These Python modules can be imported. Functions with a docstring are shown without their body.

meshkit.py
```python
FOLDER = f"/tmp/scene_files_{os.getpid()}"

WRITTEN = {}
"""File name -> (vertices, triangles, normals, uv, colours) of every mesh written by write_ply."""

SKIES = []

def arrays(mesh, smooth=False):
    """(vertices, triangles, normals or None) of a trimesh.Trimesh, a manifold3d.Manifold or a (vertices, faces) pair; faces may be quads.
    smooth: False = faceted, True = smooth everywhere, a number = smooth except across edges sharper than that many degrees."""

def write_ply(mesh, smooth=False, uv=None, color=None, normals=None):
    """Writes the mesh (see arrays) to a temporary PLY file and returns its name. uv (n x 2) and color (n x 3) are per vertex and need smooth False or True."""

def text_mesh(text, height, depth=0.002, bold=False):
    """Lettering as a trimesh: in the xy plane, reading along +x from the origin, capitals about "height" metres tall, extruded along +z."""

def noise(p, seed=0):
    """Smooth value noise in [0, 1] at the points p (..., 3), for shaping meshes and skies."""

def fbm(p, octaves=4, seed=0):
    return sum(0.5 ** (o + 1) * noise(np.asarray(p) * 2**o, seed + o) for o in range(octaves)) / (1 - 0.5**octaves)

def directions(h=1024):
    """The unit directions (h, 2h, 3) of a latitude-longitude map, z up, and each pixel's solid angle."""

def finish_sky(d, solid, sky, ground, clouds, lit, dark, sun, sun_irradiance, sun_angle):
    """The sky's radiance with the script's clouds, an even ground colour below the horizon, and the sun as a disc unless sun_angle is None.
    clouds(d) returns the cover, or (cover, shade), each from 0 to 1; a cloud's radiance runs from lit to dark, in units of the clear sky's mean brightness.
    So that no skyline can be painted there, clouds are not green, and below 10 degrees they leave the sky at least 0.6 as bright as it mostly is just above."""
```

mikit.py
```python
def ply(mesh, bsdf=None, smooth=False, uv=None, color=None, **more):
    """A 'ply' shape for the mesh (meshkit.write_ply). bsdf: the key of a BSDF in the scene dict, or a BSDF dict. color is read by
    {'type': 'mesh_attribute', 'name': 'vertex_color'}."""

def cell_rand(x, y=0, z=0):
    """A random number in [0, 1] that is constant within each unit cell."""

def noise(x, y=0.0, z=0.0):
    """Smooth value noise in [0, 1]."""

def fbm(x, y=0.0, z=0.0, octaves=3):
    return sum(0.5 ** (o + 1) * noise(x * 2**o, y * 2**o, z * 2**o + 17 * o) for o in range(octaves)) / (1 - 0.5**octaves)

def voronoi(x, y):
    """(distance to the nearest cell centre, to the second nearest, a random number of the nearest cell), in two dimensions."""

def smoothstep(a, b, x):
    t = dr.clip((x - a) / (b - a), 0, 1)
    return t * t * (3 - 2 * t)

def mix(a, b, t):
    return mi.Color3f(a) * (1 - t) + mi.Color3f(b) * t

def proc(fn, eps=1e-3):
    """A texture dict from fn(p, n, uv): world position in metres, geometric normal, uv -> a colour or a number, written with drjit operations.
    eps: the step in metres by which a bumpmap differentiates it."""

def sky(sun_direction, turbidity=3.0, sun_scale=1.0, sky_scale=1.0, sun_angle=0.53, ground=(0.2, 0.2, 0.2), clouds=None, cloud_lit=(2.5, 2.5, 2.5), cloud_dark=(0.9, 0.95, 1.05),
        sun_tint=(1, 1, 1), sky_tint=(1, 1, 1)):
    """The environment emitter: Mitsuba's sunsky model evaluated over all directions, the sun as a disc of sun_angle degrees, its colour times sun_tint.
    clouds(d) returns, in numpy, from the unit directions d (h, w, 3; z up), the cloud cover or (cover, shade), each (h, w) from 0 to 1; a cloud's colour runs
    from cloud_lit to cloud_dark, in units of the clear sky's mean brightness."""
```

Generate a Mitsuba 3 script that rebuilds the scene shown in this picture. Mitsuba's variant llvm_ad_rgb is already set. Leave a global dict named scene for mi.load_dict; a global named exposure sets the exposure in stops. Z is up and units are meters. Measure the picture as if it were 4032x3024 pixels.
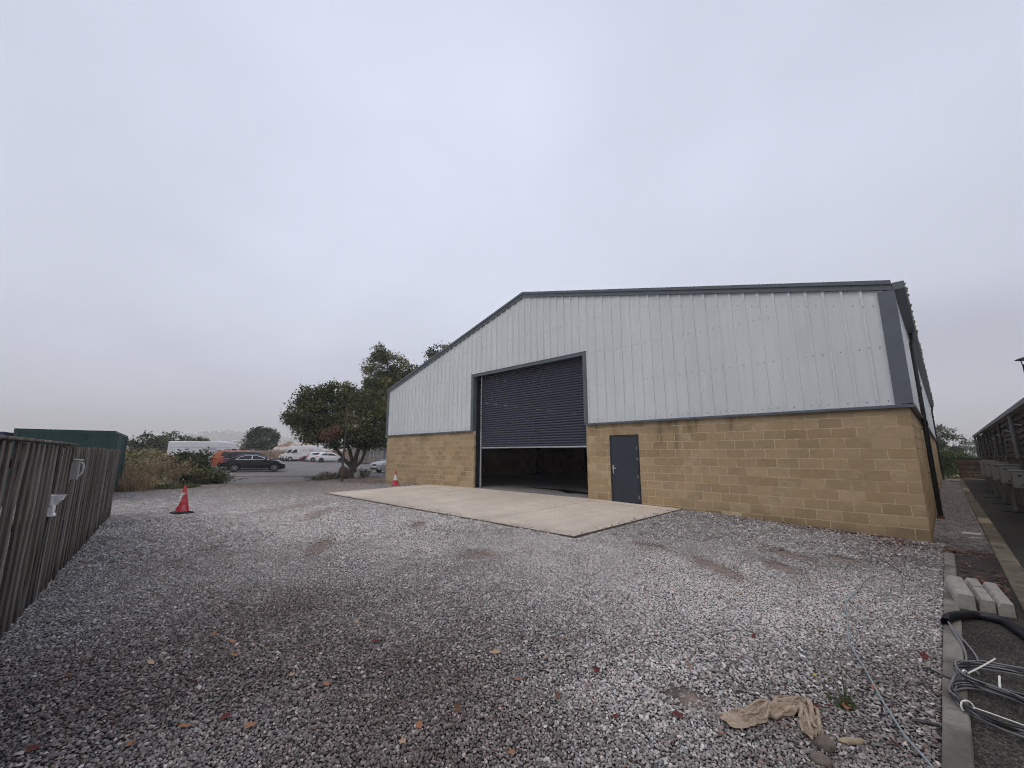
import math, random
import numpy as np, trimesh, mitsuba as mi, drjit as dr
import shapely.geometry as sg
from shapely import affinity
import mikit, meshkit
from mikit import noise, fbm, voronoi, cell_rand, smoothstep, mix

T = mi.ScalarTransform4f
scene, labels = {}, {}
RNG = np.random.default_rng(7)
random.seed(7)

# ------------------------------------------------------------------ camera, sky, exposure
CAM = np.array([0.3895, -11.8534, 1.6882])
YAW, PITCH, ROLL = -0.8029, 0.1773, 0.003
FPX = 1644.77
_f = np.array([math.sin(YAW) * math.cos(PITCH), math.cos(YAW) * math.cos(PITCH), math.sin(PITCH)])
_r = np.array([math.cos(YAW), -math.sin(YAW), 0.0])
_u = np.cross(_r, _f)
_up = -_r * math.sin(ROLL) + _u * math.cos(ROLL)
scene['camera'] = {
    'type': 'perspective', 'fov_axis': 'x', 'fov': 2 * math.degrees(math.atan(2016 / FPX)),
    'principal_point_offset_x': 22.32 / 4032, 'principal_point_offset_y': 18.76 / 3024,
    'near_clip': 0.05, 'far_clip': 6000.0,
    'to_world': T().look_at(origin=CAM.tolist(), target=(CAM + _f).tolist(), up=_up.tolist()),
    'medium': {'type': 'ref', 'id': 'haze_air'},
}


def overcast(d):
    az = np.arctan2(d[..., 0], d[..., 1])
    el = np.arcsin(np.clip(d[..., 2], 0, 1))
    q = d / (d[..., 2:3] + 0.35)
    n = meshkit.fbm(q * np.array([1.3, 1.3, 1.0]) + 3.1, 5, seed=4)
    m = meshkit.fbm(q * 0.55 + 9.7, 3, seed=9)
    veil = 0.50 + 1.05 * (m - 0.5) + 0.95 * (n - 0.5)
    # overcast skies brighten from the horizon towards the zenith
    shade = veil + 0.10 - 0.12 * np.sin(el)
    # a thinner stretch of cloud
    thin = np.exp(-((az + 0.98) / 0.42) ** 2 - ((el - 0.60) / 0.33) ** 2)
    return np.ones_like(el), np.clip(shade - 0.26 * thin, 0, 1)


scene['sky'] = mikit.sky((0.25, -0.62, 0.78), turbidity=3, sun_scale=0.22, sun_angle=50, clouds=overcast,
                         cloud_lit=(3.6, 3.85, 4.65), cloud_dark=(1.86, 1.98, 2.40), ground=(0.2, 0.19, 0.18))
exposure = 1.42

# the damp autumn air: one thin homogeneous haze round everything
scene['haze_air'] = {'type': 'homogeneous', 'albedo': {'type': 'rgb', 'value': [0.955, 0.957, 0.965]},
                     'sigma_t': {'type': 'rgb', 'value': [0.00085, 0.00085, 0.00087]}}
scene['haze_skin'] = {'type': 'null'}
scene['haze'] = {'type': 'cube', 'to_world': T().translate([-100, 0, 79.]).scale([3600, 3600, 81.]),
                 'bsdf': {'type': 'ref', 'id': 'haze_skin'}, 'interior': {'type': 'ref', 'id': 'haze_air'}}
labels['haze'] = {'label': 'thin grey autumn haze hanging over the yard and fields', 'kind': 'stuff', 'category': 'haze'}

# ------------------------------------------------------------------ helpers


def numbered(key):
    if key not in scene and key not in labels and not any(k.startswith(key + '__') for k in scene):
        return key
    i = 1
    while True:
        k = f'{key}_{i:03d}'
        if k not in scene and k not in labels and not any(q.startswith(k + '__') for q in scene):
            return k
        i += 1


_count = {}


def part(parent, name, mesh, bsdf, smooth=False, **kw):
    """one entry of the scene, keyed parent__name, numbered when taken"""
    base = f'{parent}__{name}'
    n = _count.get(base, 0)
    _count[base] = n + 1
    key = base if n == 0 else f'{base}_{n:03d}'
    scene[key] = mesh_dict(mesh, bsdf, smooth, **kw)
    return key


def mesh_dict(mesh, bsdf, smooth=False, **kw):
    return mikit.ply(mesh, bsdf, smooth=smooth, **kw)


def thing(name, label, cat, group=None):
    key = numbered(name)
    labels[key] = {'label': label, 'category': cat}
    if group:
        labels[key]['group'] = group
    return key


def single(name, mesh, bsdf, label, cat, smooth=False, group=None, kind=None, **kw):
    key = numbered(name)
    scene[key] = mesh_dict(mesh, bsdf, smooth, **kw)
    labels[key] = {'label': label}
    if cat:
        labels[key]['category'] = cat
    if group:
        labels[key]['group'] = group
    if kind:
        labels[key]['kind'] = kind
    return key


def cat(*ms):
    ms = [m for m in ms if m is not None]
    return trimesh.util.concatenate(ms) if len(ms) > 1 else ms[0]


def box(x0, x1, y0, y1, z0, z1):
    m = trimesh.creation.box((x1 - x0, y1 - y0, z1 - z0))
    m.apply_translation(((x0 + x1) / 2, (y0 + y1) / 2, (z0 + z1) / 2))
    return m


def cbox(x0, x1, y0, y1, z0, z1, c=0.006):
    """box with chamfered edges (hull of 24 points)"""
    p = []
    for sx in (0, 1):
        for sy in (0, 1):
            for sz in (0, 1):
                x, y, z = (x0, x1)[sx], (y0, y1)[sy], (z0, z1)[sz]
                dx, dy, dz = c * (1 - 2 * sx), c * (1 - 2 * sy), c * (1 - 2 * sz)
                p += [(x, y + dy, z + dz), (x + dx, y, z + dz), (x + dx, y + dy, z)]
    return trimesh.convex.convex_hull(np.array(p))


def xf(m, rz=0.0, loc=(0, 0, 0), rx=0.0, ry=0.0):
    m = m.copy()
    M = trimesh.transformations.euler_matrix(rx, ry, rz, 'sxyz')
    m.apply_transform(M)
    m.apply_translation(loc)
    return m


def tube(path, rad, n=8, cap=True):
    """tapered tube along a polyline"""
    path = np.asarray(path, float)
    rad = np.broadcast_to(np.asarray(rad, float), (len(path),))
    t = np.gradient(path, axis=0)
    t /= np.linalg.norm(t, axis=1, keepdims=True) + 1e-9
    ref = np.array([0, 0, 1.0]) if abs(t[0][2]) < 0.9 else np.array([1.0, 0, 0])
    a = np.arange(n) * 2 * np.pi / n
    rings = []
    u = np.cross(t[0], ref)
    u /= np.linalg.norm(u)
    for i in range(len(path)):
        u = u - t[i] * (u @ t[i])
        u /= np.linalg.norm(u) + 1e-9
        v = np.cross(t[i], u)
        rings.append(path[i] + rad[i] * (np.cos(a)[:, None] * u + np.sin(a)[:, None] * v))
    V = np.vstack(rings)
    F = []
    for i in range(len(path) - 1):
        for k in range(n):
            p, q = i * n + k, i * n + (k + 1) % n
            F += [(p, q, q + n), (p, q + n, p + n)]
    if cap:
        c0, c1 = len(V), len(V) + 1
        V = np.vstack([V, path[0], path[-1]])
        L = (len(path) - 1) * n
        for k in range(n):
            F += [(c0, (k + 1) % n, k), (c1, L + k, L + (k + 1) % n)]
    return trimesh.Trimesh(V, F, process=False)


def spline(pts, n=40):
    from scipy.interpolate import CubicSpline
    pts = np.asarray(pts, float)
    s = np.r_[0, np.cumsum(np.linalg.norm(np.diff(pts, axis=0), axis=1))]
    return CubicSpline(s, pts)(np.linspace(0, s[-1], n))


def grid_mesh(P):
    """P (a, b, 3) -> mesh"""
    a, b = P.shape[:2]
    i = np.arange(a * b).reshape(a, b)
    F = np.stack([i[:-1, :-1], i[1:, :-1], i[1:, 1:], i[:-1, 1:]], -1).reshape(-1, 4)
    F = np.vstack([F[:, [0, 1, 2]], F[:, [0, 2, 3]]])
    return trimesh.Trimesh(P.reshape(-1, 3), F, process=False)


def prism(poly, h):
    return trimesh.creation.extrude_polygon(poly, h, engine='earcut')


def revolve(profile, n=24):
    return trimesh.creation.revolve(np.asarray(profile, float), sections=n)


def rgb(r, g, b):
    return {'type': 'rgb', 'value': [r, g, b]}


def mat(key, color, rough=0.6, metallic=0.0, spec=0.5, coat=0.0, bump=None, two=True, scale=1.0, **kw):
    d = {'type': 'principled', 'base_color': color if isinstance(color, dict) else rgb(*color), 'roughness': rough,
         'metallic': metallic, 'specular': spec, **kw}
    if coat:
        d['clearcoat'] = coat
        d['clearcoat_gloss'] = 0.95
    if two:
        d = {'type': 'twosided', 'bsdf': d}
    if bump is not None:
        d = {'type': 'bumpmap', 'arbitrary': bump, 'scale': scale, 'bsdf': d}
    scene[key] = d
    return key


VC = {'type': 'mesh_attribute', 'name': 'vertex_color'}


def lum(c, k):
    return [v * k for v in c]


# ------------------------------------------------------------------ ground height and gravel colour
def gh(x, y):
    x, y = np.asarray(x, float), np.asarray(y, float)
    s = np.maximum(0, -x - 20)
    d = np.hypot(np.maximum(np.maximum(-17.4 - x, x + 4.88), 0), np.maximum(-4.92 - y, 0))
    z = 0.0083 * np.minimum(s, 62) + (0.066 + 0.115 * np.clip((y + 4.9) / 4.9, 0, 1)) * np.exp(-(d / 3.0) ** 2)
    p = np.stack(np.broadcast_arrays(x * 0.9, y * 0.9, 0 * x), -1)
    return z + 0.022 * (meshkit.fbm(p, 3, seed=3) - 0.5) * np.exp(-(np.maximum(0, np.abs(x + 8) - 14) / 6) ** 2)


# pale, washed stone lies in some stretches of the yard, dark fines and damp stone in others: (x, y, radius, lightness)
PALE = [(-3.3, -5.6, 2.2, .30), (-1.5, -7.2, 1.3, .24), (-1.35, -8.7, .8, .16), (-1.1, -5.6, 1.5, .18), (-11.5, -8.2, 3.2, .26), (-10.5, -5.2, 3.0, .26),
        (-6.5, -6.6, 2.6, .24), (-16.0, -8.0, 4.5, .28), (-5.2, -10.3, 1.5, -.22), (-3.0, -10.0, 1.2, -.28), (-1.9, -10.2, 0.9, -.30), (-9.2, -11.3, 1.6, -.24),
        (-4.2, -11.7, 1.2, -.34), (0.05, -7.4, 0.75, -.34), (-.35, -8.6, .55, -.22), (-0.1, -1.6, 1.2, -.24), (-20.5, -5.0, 3.5, -.12), (-24.5, -2.0, 3.5, -.30), (0.1, -9.2, .8, -.2)]
# bare earth showing through: (x, y, rx, ry, angle)
DIRT = [(-7.67, -8.74, .8, .16, 2.6), (-5.2, -7.12, .36, .34, 0.), (-2.24, -5.01, .75, .2, 2.5), (-3.45, -4.52, .3, .22, 0.), (-1.61, -3.3, .55, .2, 2.6),
        (-.92, -3.01, .3, .17, 2.4), (-1.09, -8.67, .16, .14, 0.), (-8.3, -6.3, .5, .18, 2.4), (-1.55, -4.25, .5, .17, 2.3), (-14.5, -6.6, 1.8, .3, 2.2),
        (-12.0, -7.1, 1.2, .22, 2.5), (-19.5, -3.7, 2.5, .5, 2.2)]


def lightness(x, y, E):
    v = 0.0
    for a, b, r, w in PALE:
        v = v + w * E(-((x - a) ** 2 + (y - b) ** 2) / (r * r))
    return v


def dirtiness(x, y, E):
    v = 0.0
    for a, b, rx, ry, t in DIRT:
        c, s = math.cos(t), math.sin(t)
        u, w = (x - a) * c + (y - b) * s, -(x - a) * s + (y - b) * c
        v = v + E(-(u * u / (rx * rx) + w * w / (ry * ry)))
    return v


def gravel_col(p, n, uv):
    x, y = p.x, p.y
    wx, wy = x + .25 * (noise(x * 1.7, y * 1.7, 3.) - .5), y + .25 * (noise(x * 1.7, y * 1.7, 8.) - .5)
    L = lightness(wx, wy, dr.exp) + .34 * (fbm(x * .8, y * .8, 2.) - .5) + .20 * (noise(x * 5., y * 5., 4.) - .5)
    d1, d2, r = voronoi(x * 40., y * 40.)
    r2 = cell_rand(r * 9973., 3., 1.)
    gap = smoothstep(.02, .28, d2 - d1)
    clump = noise(x * 11., y * 11., 1.)
    v = .31 * dr.exp(1.7 * (r - .5) + 1.1 * L + 1.0 * (clump - .5))
    v = dr.select(r2 > .972, .55, v)
    warm = smoothstep(.5, .85, r2)
    red = smoothstep(.90, .93, r2) * (1 - smoothstep(.955, .965, r2))
    col = mi.Color3f(v * (1. + .05 * warm + .25 * red), v * (.97 - .03 * warm - .16 * red), v * (.945 - .07 * warm - .22 * red))
    col = col * (.28 + .72 * gap)  # gaps between stones darkened, their occlusion painted into the colour
    # shade between the loose stones of the near yard, put into the sheet colour
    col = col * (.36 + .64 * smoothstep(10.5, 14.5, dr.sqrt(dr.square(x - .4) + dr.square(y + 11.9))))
    D = dr.clip(dirtiness(wx, wy, dr.exp) * 1.1, 0., 1.) * smoothstep(.25, .6, noise(x * 6., y * 6., 5.) + .25)
    soil = mi.Color3f(.285, .228, .195) * (.75 + .5 * fbm(x * 20., y * 20., 1.))
    # trodden earth and leaf mould under the trees and along the far edge of the gravel
    far = smoothstep(-23.0, -26.5, x + 1.6 * (noise(x * .5, y * .5, 7.) - .5) + .12 * y)
    under = smoothstep(-21.3, -22.6, x + .5 * (noise(x, y, 2.) - .5)) * smoothstep(-2.2, -.2, y + 1.2 * (noise(x * .8, y * .8, 6.) - .5))
    mould = mix((.085, .055, .04), (.20, .15, .115), smoothstep(.35, .75, fbm(x * 4., y * 4., 9.)))
    D2 = dr.maximum(far * .75, under)
    col = mix(col, soil, D * .85)
    return mix(col, mould, D2 * (.55 + .45 * noise(x * 9., y * 9., 3.)))


def gravel_bump(p, n, uv):
    d1, d2, r = voronoi(p.x * 40., p.y * 40.)
    return .007 * smoothstep(0., .45, d2 - d1) * (.5 + r)


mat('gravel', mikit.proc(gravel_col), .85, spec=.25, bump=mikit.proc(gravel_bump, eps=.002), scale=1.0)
mat('stone_vc', VC, .75, spec=.3)


def asphalt_col(p, n, uv):
    a = fbm(p.x * .35, p.y * .35, 1.)
    b = fbm(p.x * 3., p.y * 3., 2.)
    c = noise(p.x * 35., p.y * 35., 1.)
    v = .125 * (.72 + .5 * a + .22 * b + .35 * (c - .5))
    return mi.Color3f(v * 1.02, v * .985, v * .98)


mat('asphalt', mikit.proc(asphalt_col), .8, spec=.35)


def path_col(p, n, uv):
    a = fbm(p.x * 1.2, p.y * .5, 1.)
    c = noise(p.x * 40., p.y * 40., 1.)
    m = fbm(p.x * 2., p.y * 2., 6.)
    v = .050 * (.6 + .8 * a + .5 * (c - .5))
    return mix(mi.Color3f(v * 1.04, v * .97, v * .88), mi.Color3f(.045, .052, .028), .6 * smoothstep(.52, .75, m))


mat('path_tarmac', mikit.proc(path_col), .9, spec=.2)


def grit_col(p, n, uv):
    d1, d2, r = voronoi(p.x * 75., p.y * 75.)
    a = fbm(p.x * 2.2, p.y * 2.2, 1.)
    v = (.045 + .10 * r * r) * (.55 + .8 * a) * (.4 + .6 * smoothstep(.0, .3, d2 - d1))
    return mi.Color3f(v * 1.08, v * .98, v * .88)


def grit_bump(p, n, uv):
    d1, d2, r = voronoi(p.x * 75., p.y * 75.)
    return .004 * smoothstep(0., .4, d2 - d1)


mat('grit', mikit.proc(grit_col), .85, spec=.2, bump=mikit.proc(grit_bump, eps=.001))


def concrete_col(p, n, uv):
    a = fbm(p.x * .7, p.y * .7, 3.)
    b = fbm(p.x * 5. + 3., p.y * .55, 1.)
    c = fbm(p.x * 25., p.y * 25., 2.)
    s = noise(p.x * 90., p.y * 90., 1.)
    t = fbm(p.x * 1.6, p.y * 4., 6.)
    v = .52 * (.78 + .22 * a + .16 * (b - .5) + .14 * (c - .5) + .16 * (s - .5) + .18 * (t - .5))
    # drier, dustier towards the doorway; damp and stained along the outer edges
    e = smoothstep(.0, .5, p.y + 4.9 + .5 * (noise(p.x * 2., p.y * 2., 4.) - .5))
    v = v * (.86 + .14 * e)
    return mi.Color3f(v * 1.08, v * .955, v * .80)


mat('slab_concrete', mikit.proc(concrete_col), .8, spec=.3)


def cast_col(p, n, uv):
    a = fbm(p.x * 6., p.y * 6., p.z * 6.)
    c = fbm(p.x * 40., p.y * 40., p.z * 40.)
    m = fbm(p.x * 3. + 5., p.y * 3., p.z * 3.)
    v = .245 * (.45 + .6 * a + .6 * (c - .3))
    return mix(mi.Color3f(v, v * .94, v * .84), mi.Color3f(.07, .062, .045), .65 * smoothstep(.42, .66, m))


mat('cast_stone', mikit.proc(cast_col), .85, spec=.25)


def field_col(p, n, uv):
    a = fbm(p.x * .06, p.y * .06, 1.)
    b = fbm(p.x * 1.5, p.y * 1.5, 1.)
    return mix((.26, .215, .14), (.20, .20, .11), smoothstep(.35, .65, a)) * (.7 + .6 * b)


mat('field', mikit.proc(field_col), .95, spec=.1)

# ------------------------------------------------------------------ ground sheets


def axis(*segs):
    out = []
    for a, b, s in segs:
        out.append(np.linspace(a, b, max(2, int(round((b - a) / s)) + 1)))
    return np.unique(np.concatenate(out).round(4))


def sheet(xs, ys, dz):
    X, Y = np.meshgrid(xs, ys, indexing='ij')
    return grid_mesh(np.stack([X, Y, gh(X, Y) + (dz(X, Y) if callable(dz) else dz)], -1))


single('ground', sheet(axis((-3600, -700, 290), (-700, -100, 50), (-100, -34, 6), (-34, 6, 1.), (6, 60, 9), (60, 500, 55), (500, 3400, 290)),
                       axis((-3500, -600, 290), (-600, -60, 60), (-60, -20, 5), (-20, 40, 1.), (40, 100, 6), (100, 600, 60), (600, 3500, 290)), -.10),
       'field', 'rough field ground stretching away beyond the car park to the hazy horizon', None, smooth=True, kind='structure')

single('car_park', sheet(axis((-74, -22, .8)), axis((-7.4, 34, .8)),
                         lambda X, Y: -.012 - .10 * np.clip((-6.0 - Y + .5 * np.sin(X * 1.3)) / 1.2, 0, 1) - .09 * np.clip((-72 - X) / 2, 0, 1)),
       'asphalt', 'worn grey tarmac car park behind the tree, with parked cars on it', None, smooth=True, kind='structure')


def yard_dz(X, Y):
    w = meshkit.fbm(np.stack([X * .7, Y * .7, 0 * X], -1), 3, seed=5) - .5
    west = np.clip((-27.6 - X + 2.6 * w - .12 * (Y + 3)) / .8, 0, 1)
    north = np.where(X < -21.5, np.clip((Y - 3.2 + 1.6 * w) / .8, 0, 1), 0)
    return .004 - .075 * np.maximum(west, north)


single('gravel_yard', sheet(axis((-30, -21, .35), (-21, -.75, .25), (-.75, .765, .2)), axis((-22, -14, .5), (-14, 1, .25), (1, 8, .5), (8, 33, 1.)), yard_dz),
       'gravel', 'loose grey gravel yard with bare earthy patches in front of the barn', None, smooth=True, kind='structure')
single('tarmac_strip', sheet(axis((.25, .764, .1)), axis((-16, -1.2, .2)), lambda X, Y: .012 + 0 * X), 'grit',
       'dark gritty strip between the kerb and the path edging', None, smooth=True, kind='structure')
single('path', sheet(axis((.97, 2.3, .3)), axis((-16, 31.6, .6)), lambda X, Y: .018 + 0 * X), 'path_tarmac',
       'dark mossy tarmac path beside the boarded shed', None, smooth=True, kind='structure')

# loose stones as real geometry near the camera: one mesh, nobody could count them
def stone_colours(x, y, n, rng):
    wob = meshkit.fbm(np.stack([x * .8, y * .8, 0 * x + 2], -1), 3, seed=2) - .5
    wob2 = meshkit.noise(np.stack([x * 5., y * 5., 0 * x + 4], -1), 6) - .5
    L = lightness(x, y, np.exp) + .34 * wob + .22 * wob2
    v = .310 * np.exp(.40 * rng.standard_normal(n) + 1.35 * L)
    
    k = rng.random(n)
    v = np.where(k >= .975, v * .62, v)
    tint = np.where((k < .55)[:, None], [1.03, .975, .945], np.where((k < .76)[:, None], [1.05, .96, .90], np.where((k < .975)[:, None], [.97, .99, .98], [1.22, .82, .72])))
    v = np.where(rng.random(n) < .010, .60, v)
    c = np.clip(v, .03, .68)[:, None] * tint
    c = c * (1 + np.clip(-L, 0, .5)[:, None] * np.array([.16, -.08, -.10]))
    D = np.clip(dirtiness(x, y, np.exp), 0, 1)[:, None]
    return c * (1 - .6 * D) + .6 * D * np.array([.285, .228, .195])


def stones():
    rng = np.random.default_rng(11)
    ico = trimesh.creation.icosahedron()
    octa_v = np.array([[1, 0, 0], [-1, 0, 0], [0, 1, 0], [0, -1, 0], [0, 0, 1], [0, 0, -1.0]])
    octa_f = np.array([[0, 2, 4], [2, 1, 4], [1, 3, 4], [3, 0, 4], [2, 0, 5], [1, 2, 5], [3, 1, 5], [0, 3, 5]])
    V, F, C, at = [], [], [], 0
    for (r0, r1, s, bv, bf) in ((1.9, 3.6, .0152, np.array(ico.vertices), np.array(ico.faces)), (3.6, 9.0, .0200, octa_v, octa_f), (9.0, 14.5, .033, octa_v, octa_f)):
        xs = np.arange(-14.5, .17, s)
        ys = np.arange(-12.5, -.02, s)
        X, Y = np.meshgrid(xs, ys)
        X, Y = X.ravel(), Y.ravel()
        X = X + rng.uniform(-.55, .55, len(X)) * s
        Y = Y + rng.uniform(-.55, .55, len(X)) * s
        dx, dy = X - CAM[0], Y - CAM[1]
        R = np.hypot(dx, dy)
        b = np.degrees(np.arctan2(dx, dy)) + 46
        fence_y = -12.291 + (X + 5.995) * (-11.369 + 12.291) / (-16.16 + 5.995)
        ok = (R > r0) & (R < r1) & (np.abs(b) < 62) & (X < .155) & (Y > fence_y + .03)
        ok &= ~((X > -17.45) & (X < -4.8) & (Y > -4.98))
        D = dirtiness(X, Y, np.exp)
        ok &= rng.random(len(X)) > .93 * np.clip(D * 1.5 - .15 + .5 * (meshkit.noise(np.stack([X * 6, Y * 6, 0 * X], -1), 3) - .5), 0, 1)
        fade = np.clip((r1 - R) / 4., 0, 1) if r1 > 10 else 1
        ok &= rng.random(len(X)) < .25 + .75 * fade
        X, Y = X[ok], Y[ok]
        n = len(X)
        size = np.maximum(s, .0142) * np.clip(rng.lognormal(-.62, .24, n), .32, 1.1)
        jit = 1 + rng.uniform(-.28, .28, (n, len(bv), 3))
        P = bv[None] * jit * np.stack([size * rng.uniform(.95, 1.5, n), size * rng.uniform(.72, 1.02, n), size * rng.uniform(.55, .9, n)], -1)[:, None]
        a, t = rng.uniform(0, 6.283, n), rng.normal(0, .35, n)
        ct, st = np.cos(t)[:, None], np.sin(t)[:, None]
        x1, z1 = P[..., 0] * ct - P[..., 2] * st, P[..., 0] * st + P[..., 2] * ct
        ca, sa = np.cos(a)[:, None], np.sin(a)[:, None]
        P = np.stack([x1 * ca - P[..., 1] * sa, x1 * sa + P[..., 1] * ca, z1], -1)
        P += np.stack([X, Y, gh(X, Y) + .004 + .45 * size + rng.uniform(0, .013, n)], -1)[:, None]
        c = stone_colours(X, Y, n, rng)
        V.append(P.reshape(-1, 3))
        F.append((bf[None] + (at + np.arange(n) * len(bv))[:, None, None]).reshape(-1, 3))
        C.append(np.repeat(c, len(bv), axis=0))
        at += n * len(bv)
    return np.vstack(V), np.vstack(F), np.vstack(C)


_v, _fc, _c = stones()


def spill():
    """a few stones kicked onto the edges of the apron"""
    rng = np.random.default_rng(17)
    x = rng.uniform(-17.2, -4.95, 260)
    y = -4.90 + rng.exponential(.07, 260)
    x2, y2 = -4.90 - rng.exponential(.06, 120), rng.uniform(-4.85, -.6, 120)
    x, y = np.r_[x, x2], np.r_[y, y2]
    t = (y + 4.92) / 4.92
    z = .107 + (.155 - np.clip((x + 13.9) / -3.5, 0, 1) * .05 - np.clip((x + 8) / 3.1, 0, 1) * .05) * t
    o = trimesh.creation.icosahedron()
    bv, bf = np.array(o.vertices), np.array(o.faces)
    n = len(x)
    s = .011 * np.clip(rng.lognormal(0, .4, n), .3, 1.8)
    P = bv[None] * (1 + rng.uniform(-.3, .3, (n, 12, 3))) * np.stack([s * 1.2, s, s * .7], -1)[:, None] + np.stack([x, y, z + .5 * s], -1)[:, None]
    return P.reshape(-1, 3), (bf[None] + (np.arange(n) * 12)[:, None, None]).reshape(-1, 3), np.repeat(stone_colours(x, y, n, rng), 12, axis=0)


_v2, _f2, _c2 = spill()
_fc, _v, _c = np.vstack([_fc, _f2 + len(_v)]), np.vstack([_v, _v2]), np.vstack([_c, _c2])
single('loose_gravel', (_v, _fc), 'stone_vc', 'loose grey, pink and white gravel stones covering the yard', 'gravel', kind='stuff', color=_c)

# ------------------------------------------------------------------ barn
XL, LEN, FLOOR = -21.66, 31.4, .265
OX0, OX1, OTOP = -13.92, -7.98, 5.14          # doorway between the blockwork
EAVE, RIDGE = 5.25, 8.10                       # sheeting height at the eaves and the ridge (x = -10.83)
XM = XL / 2
DX0, DX1, DTOP = -7.08, -6.08, 2.285           # personnel door


def roof_z(x):
    return EAVE + (RIDGE - EAVE) * (1 - abs(x - XM) / abs(XM))


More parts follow.
